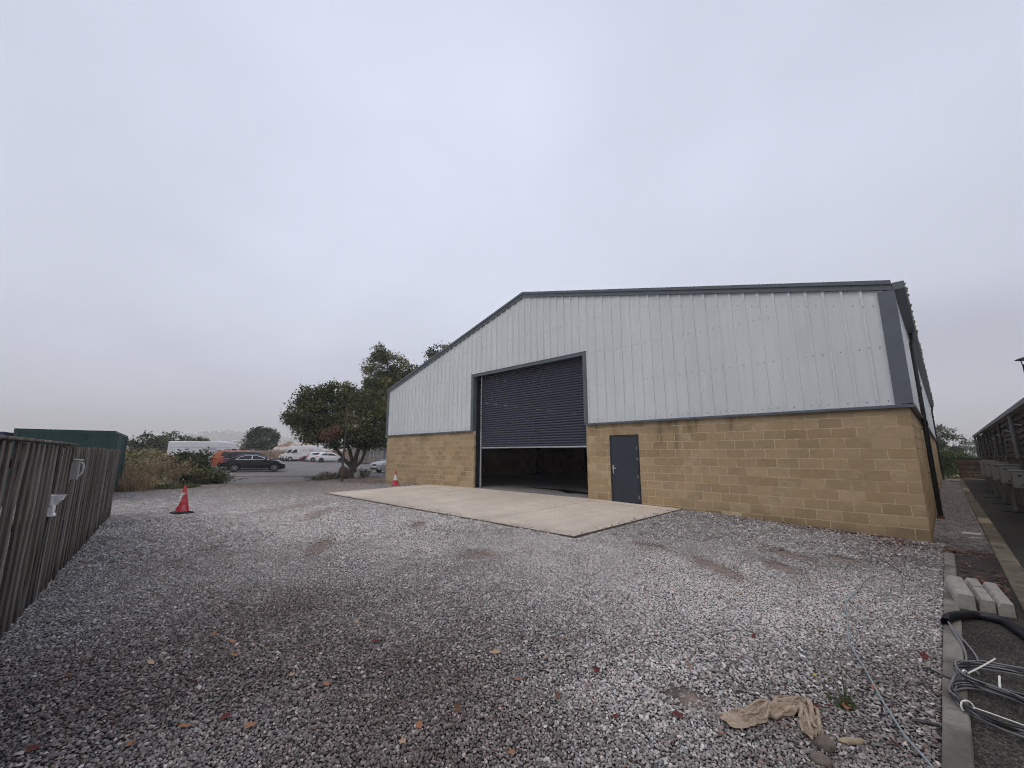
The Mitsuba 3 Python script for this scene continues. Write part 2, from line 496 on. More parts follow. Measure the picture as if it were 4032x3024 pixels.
def block_col(p, n, uv):
    h = p.x + p.y * 1.0
    row = dr.floor((p.z - .025) / .225)
    odd = row + 1 - 2 * dr.floor((row + 1) / 2)
    colm = dr.floor((h + .006 + .22 * odd) / .45)
    r, r2 = cell_rand(row, colm, 3), cell_rand(colm, row, 5)
    a = fbm(p.x * 1.1, p.y * 1.1, p.z * 1.1)
    b = fbm(p.x * 9., p.y * 9., p.z * 9.)
    s = fbm(p.x * 60., p.y * 60., p.z * 60.)
    run = fbm(h * 2.2, 1., p.z * .35)
    v = .92 + .20 * (r - .5) + .26 * (a - .5) + .14 * (b - .5) + .22 * (s - .5)
    c = mix((.415, .305, .178), (.475, .362, .228), r2) * v
    # pale efflorescence on some of the blocks
    c = mix(c, mi.Color3f(.53, .42, .28), smoothstep(.60, .85, a * .6 + b * .4 + .3 * (r2 - .5)) * .5)
    # rain runs below the flashing, and a splash of grime at the ground
    wet = smoothstep(.60, .78, run) * smoothstep(1.3, 2.5, p.z) * smoothstep(.62, .50, noise(h * .6, 3., 1.))
    c = c * (1. - .30 * wet)
    stain = mi.Float(0.)
    for sx, sw, sz in ((-6.62, .035, 2.42), (-5.36, .085, 1.95), (-5.08, .11, 2.20), (-4.88, .07, 1.70), (-4.50, .05, 2.2), (-4.30, .05, 2.30), (-3.40, .06, 2.25), (-3.18, .04, 2.45), (-2.35, .04, 2.50), (-7.6, .04, 2.4)):
        wob = sx + .05 * (noise(p.z * 3., sx, 1.) - .5)
        stain = stain + dr.exp(-dr.square((h - wob) / (sw * (1. + .5 * noise(p.z * 5., sx * 3., 2.))))) * smoothstep(sz - .05, sz + .25, p.z + .15 * (noise(h * 20., 1., 1.) - .5))
    c = c * (1. - .40 * dr.clip(stain, 0., 1.) * (.6 + .6 * b))
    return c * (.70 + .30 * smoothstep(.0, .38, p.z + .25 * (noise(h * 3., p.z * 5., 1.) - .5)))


def block_bump(p, n, uv):
    return .0025 * fbm(p.x * 70., p.y * 70., p.z * 70.) + .003 * fbm(p.x * 14., p.y * 14., p.z * 14.)


mat('block_face', mikit.proc(block_col), .9, spec=.2, bump=mikit.proc(block_bump, eps=.002))


def mortar_col(p, n, uv):
    a = fbm(p.x * 2., p.y * 2., p.z * 2.)
    return mix((.43, .34, .205), (.57, .47, .32), smoothstep(.25, .55, a + .35 * (noise(p.x * 14., p.z * 14., p.y * 14.) - .5)))


mat('mortar', mikit.proc(mortar_col), .9, spec=.15)


def clad_col(p, n, uv):
    h = p.x + p.y
    a = fbm(h * 1.2, 2., p.z * .45)
    st = fbm(h * 14., 1., p.z * .8)
    s = noise(h * 60., 3., p.z * 60.)
    pan = cell_rand(dr.floor(h + .475), 2., 1.)
    low = smoothstep(3.1, 2.68, p.z + .3 * noise(h * 5., 1., 1.))
    v = .74 * (.93 + .10 * (a - .5) + .10 * (st - .5) + .05 * (s - .5) + .06 * (pan - .5) - .05 * low)
    return mi.Color3f(v * .945, v * 1.0, v * 1.04)


mat('cladding', mikit.proc(clad_col), .42, spec=.5)


def trim_col(p, n, uv):
    a = fbm(p.x * 3., p.y * 3., p.z * 3.)
    v = .85 + .3 * a
    return mi.Color3f(.105 * v, .124 * v, .148 * v)


mat('trim', mikit.proc(trim_col), .42, spec=.5)
mat('shutter_paint', (.046, .053, .080), .42, spec=.5)
mat('door_paint', (.030, .038, .054), .42, spec=.5)
mat('frame_paint', (.020, .025, .036), .42, spec=.5)
mat('black_plastic', (.012, .012, .014), .32, spec=.5)
mat('dark_steel', (.035, .04, .05), .5)
mat('galv', (.55, .56, .58), .35, metallic=.7)
mat('bright_steel', (.72, .73, .75), .25, metallic=.9)
mat('screw', (.17, .175, .18), .5)
mat('roof_sheet', (.20, .205, .205), .75)


def moss_col(p, n, uv):
    a = fbm(p.y * 5., p.x * 9., p.z * 9.)
    return mix((.12, .12, .115), (.19, .215, .11), smoothstep(.42, .62, a))


mat('mossy_edge', mikit.proc(moss_col), .9)


def inner_col(p, n, uv):
    a = fbm(p.x * .8, p.y * .8, p.z * .8)
    return mix((.022, .019, .015), (.034, .029, .023), a)


mat('inner_wall', mikit.proc(inner_col), .9)
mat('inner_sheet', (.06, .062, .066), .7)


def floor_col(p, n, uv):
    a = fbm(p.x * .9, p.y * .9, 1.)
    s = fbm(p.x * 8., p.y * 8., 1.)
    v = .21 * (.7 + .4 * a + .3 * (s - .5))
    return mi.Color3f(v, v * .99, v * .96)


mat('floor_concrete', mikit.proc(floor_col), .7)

barn = thing('barn', 'large gabled barn with pale ribbed cladding above honey-coloured blockwork and a half-open dark roller shutter', 'barn')

# walls: the mortar bed behind the blocks, blocks proud of it
W0, W1 = .003, .215
front = cat(box(OX1 + .006, DX0 - .012, W0, W1, -.35, 2.70), box(DX1 + .012, -.01, W0, W1, -.35, 2.70),
            box(DX0 - .012, DX1 + .012, W0, W1, DTOP + .012, 2.70))
wall = part(barn, 'wall', front, 'mortar')
part(barn, 'wall', box(XL + .01, OX0 - .006, W0, W1, -.35, 2.70), 'mortar')
blocks = []
for k in range(-1, 13):                                         # courses from below ground to the flashing
    z0 = .025 + .225 * (k - 1) + .012
    z1 = min(z0 + .213, 2.705)
    if k == 0 or k > 0 or k == -1:
        pass
    odd = k % 2
    x = 0.0
    first = True
    while x > XL:
        ln = .214 if (first and odd) else .438
        a, b = x - ln, x
        first = False
        x = a - .012
        a = max(a, XL)
        segs = [(a, b)]
        for (q0, q1, top) in ((OX0, OX1, 9), (DX0 - .015, DX1 + .015, DTOP + .012)):
            if z0 < top - .02:
                new = []
                for (s0, s1) in segs:
                    if s1 <= q0 or s0 >= q1:
                        new.append((s0, s1))
                    else:
                        if s0 < q0:
                            new.append((s0, q0))
                        if s1 > q1:
                            new.append((q1, s1))
                segs = new
        for (s0, s1) in segs:
            if s1 - s0 > .03 and z1 - z0 > .03:
                blocks.append((s0, s1, z0, z1, z0 < DTOP + .012 < z1 and s0 < DX1 and s1 > DX0))
vis = [b for b in blocks if b[3] > .06 and not (b[1] > -17.4 and b[1] < -4.9 and b[3] < .30)]
hid = [b for b in blocks if b not in vis]
vis.sort(key=lambda b: -b[1])
vis, hid = vis[:300], hid + vis[300:]
for (s0, s1, z0, z1, notch) in vis:
    j = RNG.uniform(-.0012, .0012)
    pale = z0 < .2 < z1 and s0 < -3.65 < s1
    kk = part(wall, 'block', cbox(s0, s1, j, .10, DTOP + .014 if notch else z0, z1, .005), 'mortar' if pale else 'block_face')
    if pale:
        labels[kk] = {'label': 'pale block at the foot of the wall'}
k = part(wall, 'block_rest', cat(*[cbox(s0, s1, RNG.uniform(-.001, .001), .10, DTOP + .014 if nt else z0, z1, .005) for (s0, s1, z0, z1, nt) in hid]), 'block_face')
labels[k] = {'kind': 'stuff', 'label': 'remaining honey-coloured blocks of the gable wall'}
# side walls (seen only at a grazing angle): blocks of the right-hand wall as one mesh
side = part(barn, 'side_wall', cat(box(-.208, -.007, W1, LEN, -.35, 2.70), box(XL + .007, XL + .21, W1, LEN, -.35, 2.70), box(XL, -.007, LEN, LEN + .2, -.35, 2.70)), 'mortar')
sb = []
for k in range(0, 13):
    z0 = .025 + .225 * (k - 1) + .010
    z1 = min(z0 + .215, 2.705)
    y = .01 if k % 2 else .112
    y = .112
    firstl = .215 - .1 if not k % 2 else .44 - .1
    ln = firstl
    while y < LEN:
        sb.append(cbox(-.1, RNG.uniform(-.001, .001), y, min(y + ln, LEN), z0, z1, .005))
        y += ln + .01
        ln = .44
k = part(side, 'block', cat(*sb), 'block_face')
labels[k] = {'kind': 'stuff', 'label': 'honey-coloured blocks of the long side wall'}

# inner leaf, columns, floor
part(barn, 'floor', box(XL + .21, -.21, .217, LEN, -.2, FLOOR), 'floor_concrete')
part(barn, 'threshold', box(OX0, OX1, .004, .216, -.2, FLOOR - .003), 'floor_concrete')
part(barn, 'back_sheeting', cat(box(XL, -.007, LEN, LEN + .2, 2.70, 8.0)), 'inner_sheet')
for x in (XL + .45, -.45):
    for y in (6.2, 12.4, 18.6, 24.8):
        part(barn, 'column', cat(box(x - .1, x + .1, y - .1, y - .085, FLOOR, 5.1), box(x - .1, x + .1, y + .085, y + .1, FLOOR, 5.1), box(x - .006, x + .006, y - .085, y + .085, FLOOR, 5.1)), 'dark_steel')
for x in (-15.2, -9.2, -4.4):
    part(barn, 'column', cat(box(x - .1, x + .1, LEN - .22, LEN - .205, FLOOR, 7.), box(x - .1, x + .1, LEN - .035, LEN - .02, FLOOR, 7.), box(x - .006, x + .006, LEN - .205, LEN - .035, FLOOR, 7.)), 'dark_steel')

# gable cladding: sheets of 1 m, three ribs each
RIBX = -.475
PY = -.030


def clad_profile(x0, x1, ribs):
    """plan outline (x, y) of a ribbed sheet from x0 to x1 (front face towards -y)"""
    pts = [(x0, PY)]
    for r in sorted(ribs):
        if x0 - .0 <= r - .036 and r + .036 <= x1 + .0:
            pts += [(r - .034, PY), (r - .021, PY - .046), (r + .021, PY - .046), (r + .034, PY)]
    # two shallow stiffeners in each pan
    pts.append((x1, PY))
    return pts


def sheet_mesh(x0, x1, zb):
    ribs = [RIBX - i / 3 for i in range(-1, 66)]
    pts = clad_profile(x0, x1, ribs)
    xs = [q[0] for q in pts]
    extra = [v for v in (XM,) if x0 < v < x1]
    for v in extra:
        y = np.interp(v, xs, [q[1] for q in pts])
        pts.append((v, y))
    pts.sort()
    q = np.array(pts)
    bot = np.column_stack([q, [zb] * len(q)])
    top = np.column_stack([q, [roof_z(a) - .06 for a in q[:, 0]]])
    return grid_mesh(np.stack([top, bot], 1))


xb = RIBX + 1 / 3 + .060                                       # sheets lap just beside a rib
edges = [-.004] + [RIBX - .06 - i for i in range(0, 22) if RIBX - .06 - i > XL + .05] + [XL + .004]
for e1, e0 in zip(edges[:-1], edges[1:]):
    if e1 <= OX0 - .02 or e0 >= OX1 + .02:
        part(barn, 'cladding_panel', sheet_mesh(e0, e1, 2.715), 'cladding', 25)
    elif e0 >= OX0 and e1 <= OX1:
        part(barn, 'cladding_panel', sheet_mesh(e0, e1, OTOP + .075), 'cladding', 25)
    else:                                                      # notched round the doorway
        q = OX0 if e0 < OX0 < e1 else OX1
        lo, hi = ((e0, q - .075), (q - .075, e1)) if q == OX0 else ((q + .075, e1), (e0, q + .075))
        part(barn, 'cladding_panel', cat(sheet_mesh(lo[0], lo[1], 2.715), sheet_mesh(hi[0], hi[1], OTOP + .075)), 'cladding', 25)
# fixings: a screw in every pan along the sheeting rails and one at some ribs
scr = []
base = trimesh.creation.cylinder(.012, .012, sections=8)
base.apply_transform(trimesh.transformations.rotation_matrix(math.pi / 2, (1, 0, 0)))
for i in range(0, 65):
    x = RIBX - i / 3 + .17
    if x > -.2 or x < XL + .2:
        continue
    for z in (2.81, 3.97, 5.11, 6.34, 7.35, roof_z(x) - .43):
        inopen = OX0 - .05 < x < OX1 + .05
        if z > roof_z(x) - .3 or (inopen and z < OTOP + .12) or (z > roof_z(x) - .7 and z in (3.97, 5.11, 6.34, 7.35)):
            continue
        s = base.copy()
        s.apply_translation((x + RNG.uniform(-.006, .006), PY - .004, z + RNG.uniform(-.008, .008)))
        scr.append(s)
        if i % 3 == 0 and z < 6.4:
            s = base.copy()
            s.apply_translation((RIBX - i / 3, PY - .051, z + .01))
            if not inopen:
                scr.append(s)
k = part(barn, 'fixing', cat(*scr), 'screw')
labels[k] = {'kind': 'stuff', 'label': 'small grey fixing screws dotted in rows over the cladding'}
# gable wall behind the sheets keeps the inside dark
gp = sg.Polygon([(XL + .02, 2.70), (-.02, 2.70), (-.02, roof_z(0) - .1), (XM, RIDGE - .1), (XL + .02, roof_z(XL) - .1)]).difference(sg.box(OX0, 0, OX1, OTOP + .05))
m = prism(gp, .05)
m.apply_transform(trimesh.transformations.rotation_matrix(math.pi / 2, (1, 0, 0)))
m.apply_translation((0, .12, 0))
part(barn, 'sheet_lining', m, 'inner_sheet')


def side_clad(xp, sgn):
    ys = []
    y = .06
    pts = [(.0, 0.)]
    while y < LEN:
        pts += [(y + .28, 0), (y + .30, .03), (y + .33, .03), (y + .35, 0)]
        y += .3333
    q = np.array(pts)
    P = np.stack([np.column_stack([xp + sgn * (.03 + q[:, 1]), q[:, 0], np.full(len(q), z)]) for z in (EAVE - .08, 2.715)], 1)
    return grid_mesh(P)


part(barn, 'side_cladding', side_clad(0, 1), 'cladding', 25)
part(barn, 'side_cladding', side_clad(XL, -1), 'cladding', 25)
part(barn, 'side_lining', cat(box(-.10, -.05, .12, LEN, 2.70, EAVE - .1), box(XL + .05, XL + .10, .12, LEN, 2.70, EAVE - .1)), 'inner_sheet')

# roof sheets, with a shallow overhang
SL = (RIDGE - EAVE) / abs(XM)


def roof_sheet(sgn):
    n = 96
    pts = []
    yy = np.linspace(-.10, LEN + .3, n * 4)
    xe = XM + sgn * (abs(XM) + .07)
    prof = .012 * np.clip(np.cos(yy * 2 * np.pi / .33) * 2 - .9, 0, 1)
    P = []
    for x in (XM, xe):
        z = RIDGE + .055 - SL * abs(x - XM)
        P.append(np.column_stack([np.full_like(yy, x), yy, z + prof]))
    for x in (xe, XM):
        z = RIDGE - .0 - SL * abs(x - XM)
        P.append(np.column_stack([np.full_like(yy, x), yy, np.full_like(yy, z)]))
    return grid_mesh(np.stack(P + [P[0]], 0))


part(barn, 'roof', roof_sheet(1), 'roof_sheet')
part(barn, 'roof', roof_sheet(-1), 'roof_sheet')
# verge trim: an upper capping and a lower fascia
for sgn in (-1, 1):
    xe = XM + sgn * (abs(XM) + .035)
    za, zb_ = RIDGE, RIDGE - SL * abs(xe - XM)
    def strip(lo, hi, y0, y1):
        v = np.array([[x, y, z] for x, zz in ((XM, za), (xe, zb_)) for y in (y0, y1) for z in (zz + lo, zz + hi)])
        return trimesh.convex.convex_hull(v)
    part(barn, 'verge_capping', strip(.035, .125, -.145, .02), 'trim')
    part(barn, 'verge_fascia', strip(-.085, .034, -.105, -.01), 'trim')
part(barn, 'ridge_capping', trimesh.convex.convex_hull(np.array([[XM + a, y, RIDGE + z] for y in (.03, LEN + .3) for a, z in ((0, .13), (-.3, .03), (.3, .03))])), 'trim')
# corner flashings, drip flashing above the blockwork, trims of the doorway
part(barn, 'corner_flashing', cat(box(-.205, .034, -.092, -.086, 2.735, 5.17), box(-.205, -.2, -.086, -.03, 2.735, 5.17), box(.034, .072, -.092, .10, 2.735, 5.17)), 'trim')
part(barn, 'corner_flashing', cat(box(XL - .034, XL + .15, -.092, -.086, 2.735, 5.17), box(XL - .07, XL - .034, -.092, .10, 2.735, 5.17)), 'trim')


def drip(x0, x1):
    prof = sg.Polygon([(-.105, 2.655), (-.097, 2.655), (-.097, 2.70), (-.020, 2.722), (.02, 2.722), (.02, 2.728), (-.105, 2.712)])
    m = prism(prof, x1 - x0)
    m.apply_transform(np.array([[0, 0, 1, x0], [1, 0, 0, 0], [0, 1, 0, 0], [0, 0, 0, 1.0]]))
    return m


part(barn, 'drip_flashing', drip(OX1 - .0, .09), 'trim')
part(barn, 'drip_flashing', drip(XL - .09, OX0 + .0), 'trim')
m = box(.085, .093, -.09, LEN, 2.67, 2.71)
part(barn, 'drip_flashing', cat(m, box(.0, .085, .0, LEN, 2.70, 2.708)), 'trim')
part(barn, 'jamb_trim', cat(box(OX1 - .008, OX1 + .135, -.092, -.086, 2.735, OTOP + .05), box(OX1 - .008, OX1 - .001, -.086, .30, 2.735, OTOP)), 'trim')
part(barn, 'jamb_trim', cat(box(OX0 - .135, OX0 + .008, -.092, -.086, 2.735, OTOP + .05), box(OX0 + .001, OX0 + .008, -.086, .30, 2.735, OTOP)), 'trim')
part(barn, 'head_trim', cat(cbox(OX0 - .15, OX1 + .15, -.095, -.02, OTOP + .052, OTOP + .082, .003), box(OX0 + .009, OX1 - .009, -.072, .30, OTOP + .028, OTOP + .05), box(OX0 + .009, OX1 - .009, -.080, -.072, OTOP - .05, OTOP + .05)), 'trim')
# the block reveals of the doorway carry steel angles
part(barn, 'jamb_post', cat(box(OX0 + .002, OX0 + .032, .10, .32, FLOOR, OTOP + .02), box(OX0 + .002, OX0 + .20, .306, .32, FLOOR, OTOP + .02)), 'frame_paint')
part(barn, 'jamb_post', cat(box(OX1 - .032, OX1 - .002, .10, .32, FLOOR, OTOP + .02), box(OX1 - .18, OX1 - .002, .306, .32, FLOOR, OTOP + .02)), 'frame_paint')
# roller shutter
sh = f'{barn}__roller_shutter'
SY = .235
for gx in (OX0 + .205, OX1 - .115):
    part(sh, 'guide_rail', cat(box(gx, gx + .012, SY - .045, SY + .05, FLOOR, OTOP), box(gx, gx + .075, SY - .052, SY - .045, FLOOR, OTOP)), 'galv')
nsl, zb = 34, 1.985
pitch = (OTOP + .06 - zb) / nsl
a = np.linspace(0, 1, 11)
for i in range(nsl):
    z = zb + pitch * (a * .96 + .02)
    y = SY - .040 * np.sin(np.pi * a) ** .8
    P = []
    for x in (OX0 + .215, OX1 - .05):
        P.append(np.column_stack([np.full(11, x), y, z + i * pitch]))
    back = [np.column_stack([np.full(11, x), np.full(11, SY + .006), z + i * pitch]) for x in (OX1 - .05, OX0 + .215)]
    part(sh, 'slat', grid_mesh(np.stack(P + back + [P[0]], 0)), 'shutter_paint', 50)
part(sh, 'bottom_bar', cat(cbox(OX0 + .215, OX1 - .05, SY - .026, SY + .026, zb - .058, zb - .004, .004)), 'bright_steel')
labels[f'{sh}__bottom_bar'] = {'label': 'shiny metal bottom bar of the roller shutter'}
part(sh, 'curtain_box', box(OX0 + .01, OX1 - .01, SY + .03, SY + .55, OTOP + .05, OTOP + .60), 'frame_paint')
# personnel door
dk = f'{barn}__door'
fr = cat(cbox(DX0, DX0 + .05, -.016, .10, .235, DTOP, .004), cbox(DX1 - .05, DX1, -.016, .10, .235, DTOP, .004), cbox(DX0 + .051, DX1 - .051, -.016, .10, DTOP - .05, DTOP, .004))
part(dk, 'frame', fr, 'frame_paint')
part(dk, 'leaf', cbox(DX0 + .054, DX1 - .054, -.008, .045, .25, DTOP - .054, .003), 'door_paint')
hp = cbox(DX0 + .080, DX0 + .122, -.018, -.0085, 1.10, 1.36, .006)
part(dk, 'handle', cat(hp, tube([(DX0 + .10, -.018, 1.265), (DX0 + .10, -.06, 1.265), (DX0 + .125, -.064, 1.265), (DX0 + .235, -.064, 1.262)], .0105, 8),
                       trimesh.creation.cylinder(.016, .02, sections=12, transform=trimesh.transformations.translation_matrix((DX0 + .10, -.022, 1.33)) @ trimesh.transformations.rotation_matrix(math.pi / 2, (1, 0, 0)))), 'bright_steel', 30)
for z in (.42, 1.03, 1.56, 1.88):
    part(dk, 'hinge', cbox(DX1 - .060, DX1 - .042, -.032, -.0165, z - .05, z + .05, .004), 'bright_steel')
part(dk, 'threshold', box(DX0, DX1, -.03, .10, .19, .234), 'dark_steel')
# eaves gutter on the right, fascia, pipes
gz0, gz1 = 5.155, 5.31
part(barn, 'gutter', cat(box(.045, .235, -.10, LEN + .2, gz0, gz0 + .012), box(.226, .236, -.10, LEN + .2, gz0 + .012, gz1), box(.045, .054, -.10, LEN + .2, gz0 + .012, gz1), box(.054, .226, -.10, -.088, gz0 + .012, gz1)), 'trim')
labels[f'{barn}__gutter'] = {'label': 'dark grey box gutter along the right-hand eaves'}
br = [box(.236, .252, y - .015, y + .015, gz0 + .05, gz1 + .035) for y in np.arange(.5, LEN, .55)]
br += [trimesh.creation.icosphere(1, .035 * RNG.uniform(.5, 1.2)).apply_translation((.232 + RNG.uniform(-.01, .02), y, gz1 + .005)) for y in RNG.uniform(0, LEN, 160)]
k = part(barn, 'gutter_bracket', cat(*br), 'mossy_edge')
labels[k] = {'kind': 'stuff', 'label': 'brackets and tufts of moss along the gutter edge'}
for y in (4.6, LEN - .6):
    dp = cat(tube([(.14, y, gz0), (.14, y, 4.95), (.095, y, 4.8), (.095, y, .10)], .055, 12),
             tube([(.098, y, 2.50), (.098, y, 2.62)], .068, 12), tube([(.098, y, 3.5), (.098, y, 3.6)], .064, 12), box(.0, .16, y - .075, y + .075, 2.40, 2.42), box(.0, .16, y - .075, y + .075, 1.2, 1.22))
    k = part(barn, 'downpipe', dp, 'black_plastic', 40)
    part(barn, 'gully', tube([(.098, y, -.05), (.098, y, .10)], .075, 12), 'clay')
mat('clay', (.22, .085, .06), .8)

# puddle and planks inside the doorway
pts = [(-12.59, 1.70), (-11.6, 1.72), (-10.9, 1.62), (-10.2, 1.35), (-9.75, 1.0), (-9.4, .92), (-9.2, 1.06), (-8.6, 1.0), (-8.2, 1.1), (-8.15, 1.5), (-9.0, 1.62), (-9.9, 1.9), (-11.0, 2.12), (-11.9, 1.98)]
mat('puddle_water', (.012, .012, .014), .06, spec=.5)
m = prism(sg.Polygon(spline(np.array(pts + [pts[0]]), 90)).buffer(0), .002)
m.apply_translation((0, 0, FLOOR + .003))
single('puddle', m, 'puddle_water', 'thin black puddle lying on the concrete floor just inside the shutter', 'puddle')
mat('pale_wood', (.55, .46, .36), .7)
for i, (x0, y0, lean, lab) in enumerate(((-20.85, 6.79, -.27, 'pale plank leaning inside the barn, left of the pair by the shutter'), (-20.07, 6.52, -.54, 'pale plank leaning inside the barn, right of the pair by the shutter'))):
    m = cbox(-.045, .045, -.02, .02, 0, 2.35, .003)
    single('plank', xf(m, ry=lean, loc=(x0, y0, FLOOR + .04)), 'pale_wood', lab, 'plank')

# concrete apron: bays with sawn joints, draining away from the door
AX0, AX1, AY = -17.4, -4.88, -4.92


def slab(x0, x1, y0, y1):
    def zt(x, y):
        t = (y - AY) / (0 - AY)
        side = np.clip((x + 13.9) / -3.5, 0, 1) * .05 + np.clip((x + 8) / 3.1, 0, 1) * .05
        return .105 + (.155 - side) * t
    xs, ys = np.linspace(x0, x1, 8), np.linspace(y0, y1, 6)
    X, Y = np.meshgrid(xs, ys, indexing='ij')
    top = grid_mesh(np.stack([X, Y, zt(X, Y)], -1))
    ring = [(x, y0) for x in xs] + [(x1, y) for y in ys[1:]] + [(x, y1) for x in xs[::-1][1:]] + [(x0, y) for y in ys[::-1][1:]]
    q = np.array(ring)
    side = grid_mesh(np.stack([np.column_stack([q, zt(q[:, 0], q[:, 1])]), np.column_stack([q, np.full(len(q), -.12)])], 1))
    return top, side


ap = numbered('concrete_apron')
labels[ap] = {'label': 'pale buff concrete apron in bays in front of the roller shutter', 'kind': 'structure'}
J = -7.62
mat('slab_edge', mikit.proc(lambda p, n, uv: mix((.070, .052, .040), (.15, .12, .09), fbm(p.x * 7., p.y * 7., p.z * 30.))), .9)
for q in ((AX0, -12.45, AY, -.012), (-12.438, J - .008, AY, -.012), (J + .008, AX1, AY, -.505), (J + .008, AX1, -.485, -.012)):
    t_, s_ = slab(*q)
    part(ap, 'bay', t_, 'slab_concrete', 30)
    part(ap, 'bay_edge', s_, 'slab_edge')
part(ap, 'joint_bed', box(AX0 + .02, AX1 - .02, AY + .02, -.02, -.1, .085), 'grit')

# ------------------------------------------------------------------ board fence on the left
FA, FB = np.array([-5.995, -12.291]), np.array([-16.16, -11.369])
FD = (FB - FA) / np.linalg.norm(FB - FA)
FN = np.array([FD[1], -FD[0]])                                   # towards the yard
if FN[1] < 0:
    FN = -FN


def fence_pt(x, off=0.0):
    t = (x - FA[0]) / FD[0]
    return FA + FD * t + FN * off


def fencewood_col(p, n, uv):
    t = p.x * FD[0] + p.y * FD[1]
    b = cell_rand(dr.floor(t / .1182), 2., 1.)
    g = fbm(t * 60., p.z * 1.6, p.y * 20. + b * 40.)
    m = fbm(t * 5., p.z * 2., 3.)
    pale = smoothstep(.56, .74, fbm(t * 26., p.z * .7, b * 9.))
    v = .130 * (.42 + .85 * b * .8 + .85 * (g - .35) + .45 * (m - .5))
    c = mi.Color3f(v * 1.12, v * .95, v * .84)
    c = mix(c, (.31, .285, .26), .70 * pale)
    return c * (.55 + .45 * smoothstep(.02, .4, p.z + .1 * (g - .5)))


def fence_bump(p, n, uv):
    t = p.x * FD[0] + p.y * FD[1]
    return .004 * fbm(t * 80., p.z * 2., 1.)


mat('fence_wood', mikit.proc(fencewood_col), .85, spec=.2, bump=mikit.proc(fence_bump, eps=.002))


def along(m, x, off=0.0, z=0.0):
    """place a mesh built along +x (to the far end), +y = towards the yard, at fence position x"""
    p = fence_pt(x, off)
    M = np.eye(4)
    M[:2, 0], M[:2, 1] = FD, FN
    M[:3, 3] = [p[0], p[1], z]
    m = m.copy()
    m.apply_transform(M)
    m.invert() if np.linalg.det(M[:3, :3]) < 0 else None
    return m


fence = thing('board_fence', 'weathered dark board fence of upright boards along the left of the yard', 'fence')
x, i = -1.6, 0
while x > -15.55:
    w = .128 if i % 2 else .104
    top = 1.775 + RNG.uniform(-.012, .012)
    if not (-12.50 < x < -12.36):
        proud = .030 if i % 2 else .002
        prof = np.array([[0, 0], [w, 0], [w, .012], [w * .8, .019], [w * .25, .022], [0, .019]])
        z0 = .02 + RNG.uniform(-.02, .03)
        n = len(prof)
        tilt = RNG.normal(0, .004)
        nz = 4
        zs = np.linspace(z0, top, nz)
        bow = RNG.normal(0, .004, nz)
        P = np.array([[[q[0] + tilt * (z - .9) + bow[j] * .5, q[1] + proud + bow[j], z] for q in np.vstack([prof, prof[:1]])] for j, z in enumerate(zs)])
        m = grid_mesh(P)
        capt = trimesh.convex.convex_hull(np.vstack([P[-1], P[-1] - [0, 0, .004]]))
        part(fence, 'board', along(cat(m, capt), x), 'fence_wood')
    x -= (.1182 + RNG.uniform(-.004, .004)) * abs(FD[0])
    i += 1
for zr in (.35, 1.0, 1.6):
    part(fence, 'rail', along(box(0, 14.0, -.09, -.012, zr - .04, zr + .04), -1.6), 'fence_wood')
for x in (-1.7, -4.4, -7.0, -9.7, -12.33, -15.4):
    part(fence, 'post', along(cbox(-.06, .06, -.19, -.092, -.2, 1.74), x), 'fence_wood')
part(fence, 'capping', along(cbox(0, 5.45, -.05, .075, 1.788, 1.815, .006), -1.6), 'fence_wood')
part(fence, 'capping', along(xf(cbox(0, .95, -.05, .07, 1.795, 1.812, .004), ry=.004), -7.06), 'fence_wood')
part(fence, 'gravel_board', along(cbox(0, 10.4, -.012, .055, -.08, .015, .004), -5.2), 'fence_wood')
mat('weather_pale', (.32, .31, .29), .8)
part(fence, 'edge_strip', along(cbox(-.012, .012, .03, .062, .12, 1.75, .003), -12.36), 'weather_pale')
labels[f'{fence}__edge_strip'] = {'label': 'pale split edge beside the gap in the fence'}
part(fence, 'edge_strip', along(cbox(-.010, .010, .055, .066, .02, 1.74, .002), -6.98), 'weather_pale')
part(fence, 'broken_board', along(cbox(0, .07, .055, .062, .52, .80, .003), -7.95), 'frame_paint')

# white scoop-shaped plastic fitting
mat('white_plastic', (.74, .74, .77), .35, spec=.5)
mat('grey_enamel', (.34, .335, .33), .5)
mat('pale_plastic', (.55, .56, .55), .5)
wf = thing('scoop_fitting', 'white scoop-shaped plastic fitting standing out from the dark board fence', 'fitting')
S = []
for t in np.linspace(0, 1, 9):                                    # bowl: sections going down, lip to the front
    z = 1.205 - .125 * t
    reach = .082 * (1 - t ** 1.25) + .038
    hw = .075 * (1 - .35 * t)
    a = np.linspace(-math.pi / 2, math.pi / 2, 13)
    S.append(np.column_stack([hw * np.sin(a), .055 + reach * np.cos(a) ** .8, np.full(13, z)]))
S.insert(0, S[0] * [.86, .93, 1] + [0, .003, -.0])
S.insert(0, S[0] * [.9, .92, 1] + [0, 0.003, -.055])
m = grid_mesh(np.array(S))
part(wf, 'bowl', along(cat(m, cbox(-.075, .075, .05, .075, 1.085, 1.205, .004)), -6.86), 'white_plastic', 40)
part(wf, 'stem', along(cat(cbox(-.06, .06, .05, .094, .99, 1.10, .01), trimesh.convex.convex_hull(np.array([(a, b, z) for z, w, d in ((.972, .07, .108), (1.005, .06, .094)) for a in (-w, w) for b in (.05, d)])), cbox(-.062, .062, .042, .06, .975, 1.21, .004)), -6.86), 'white_plastic', 40)
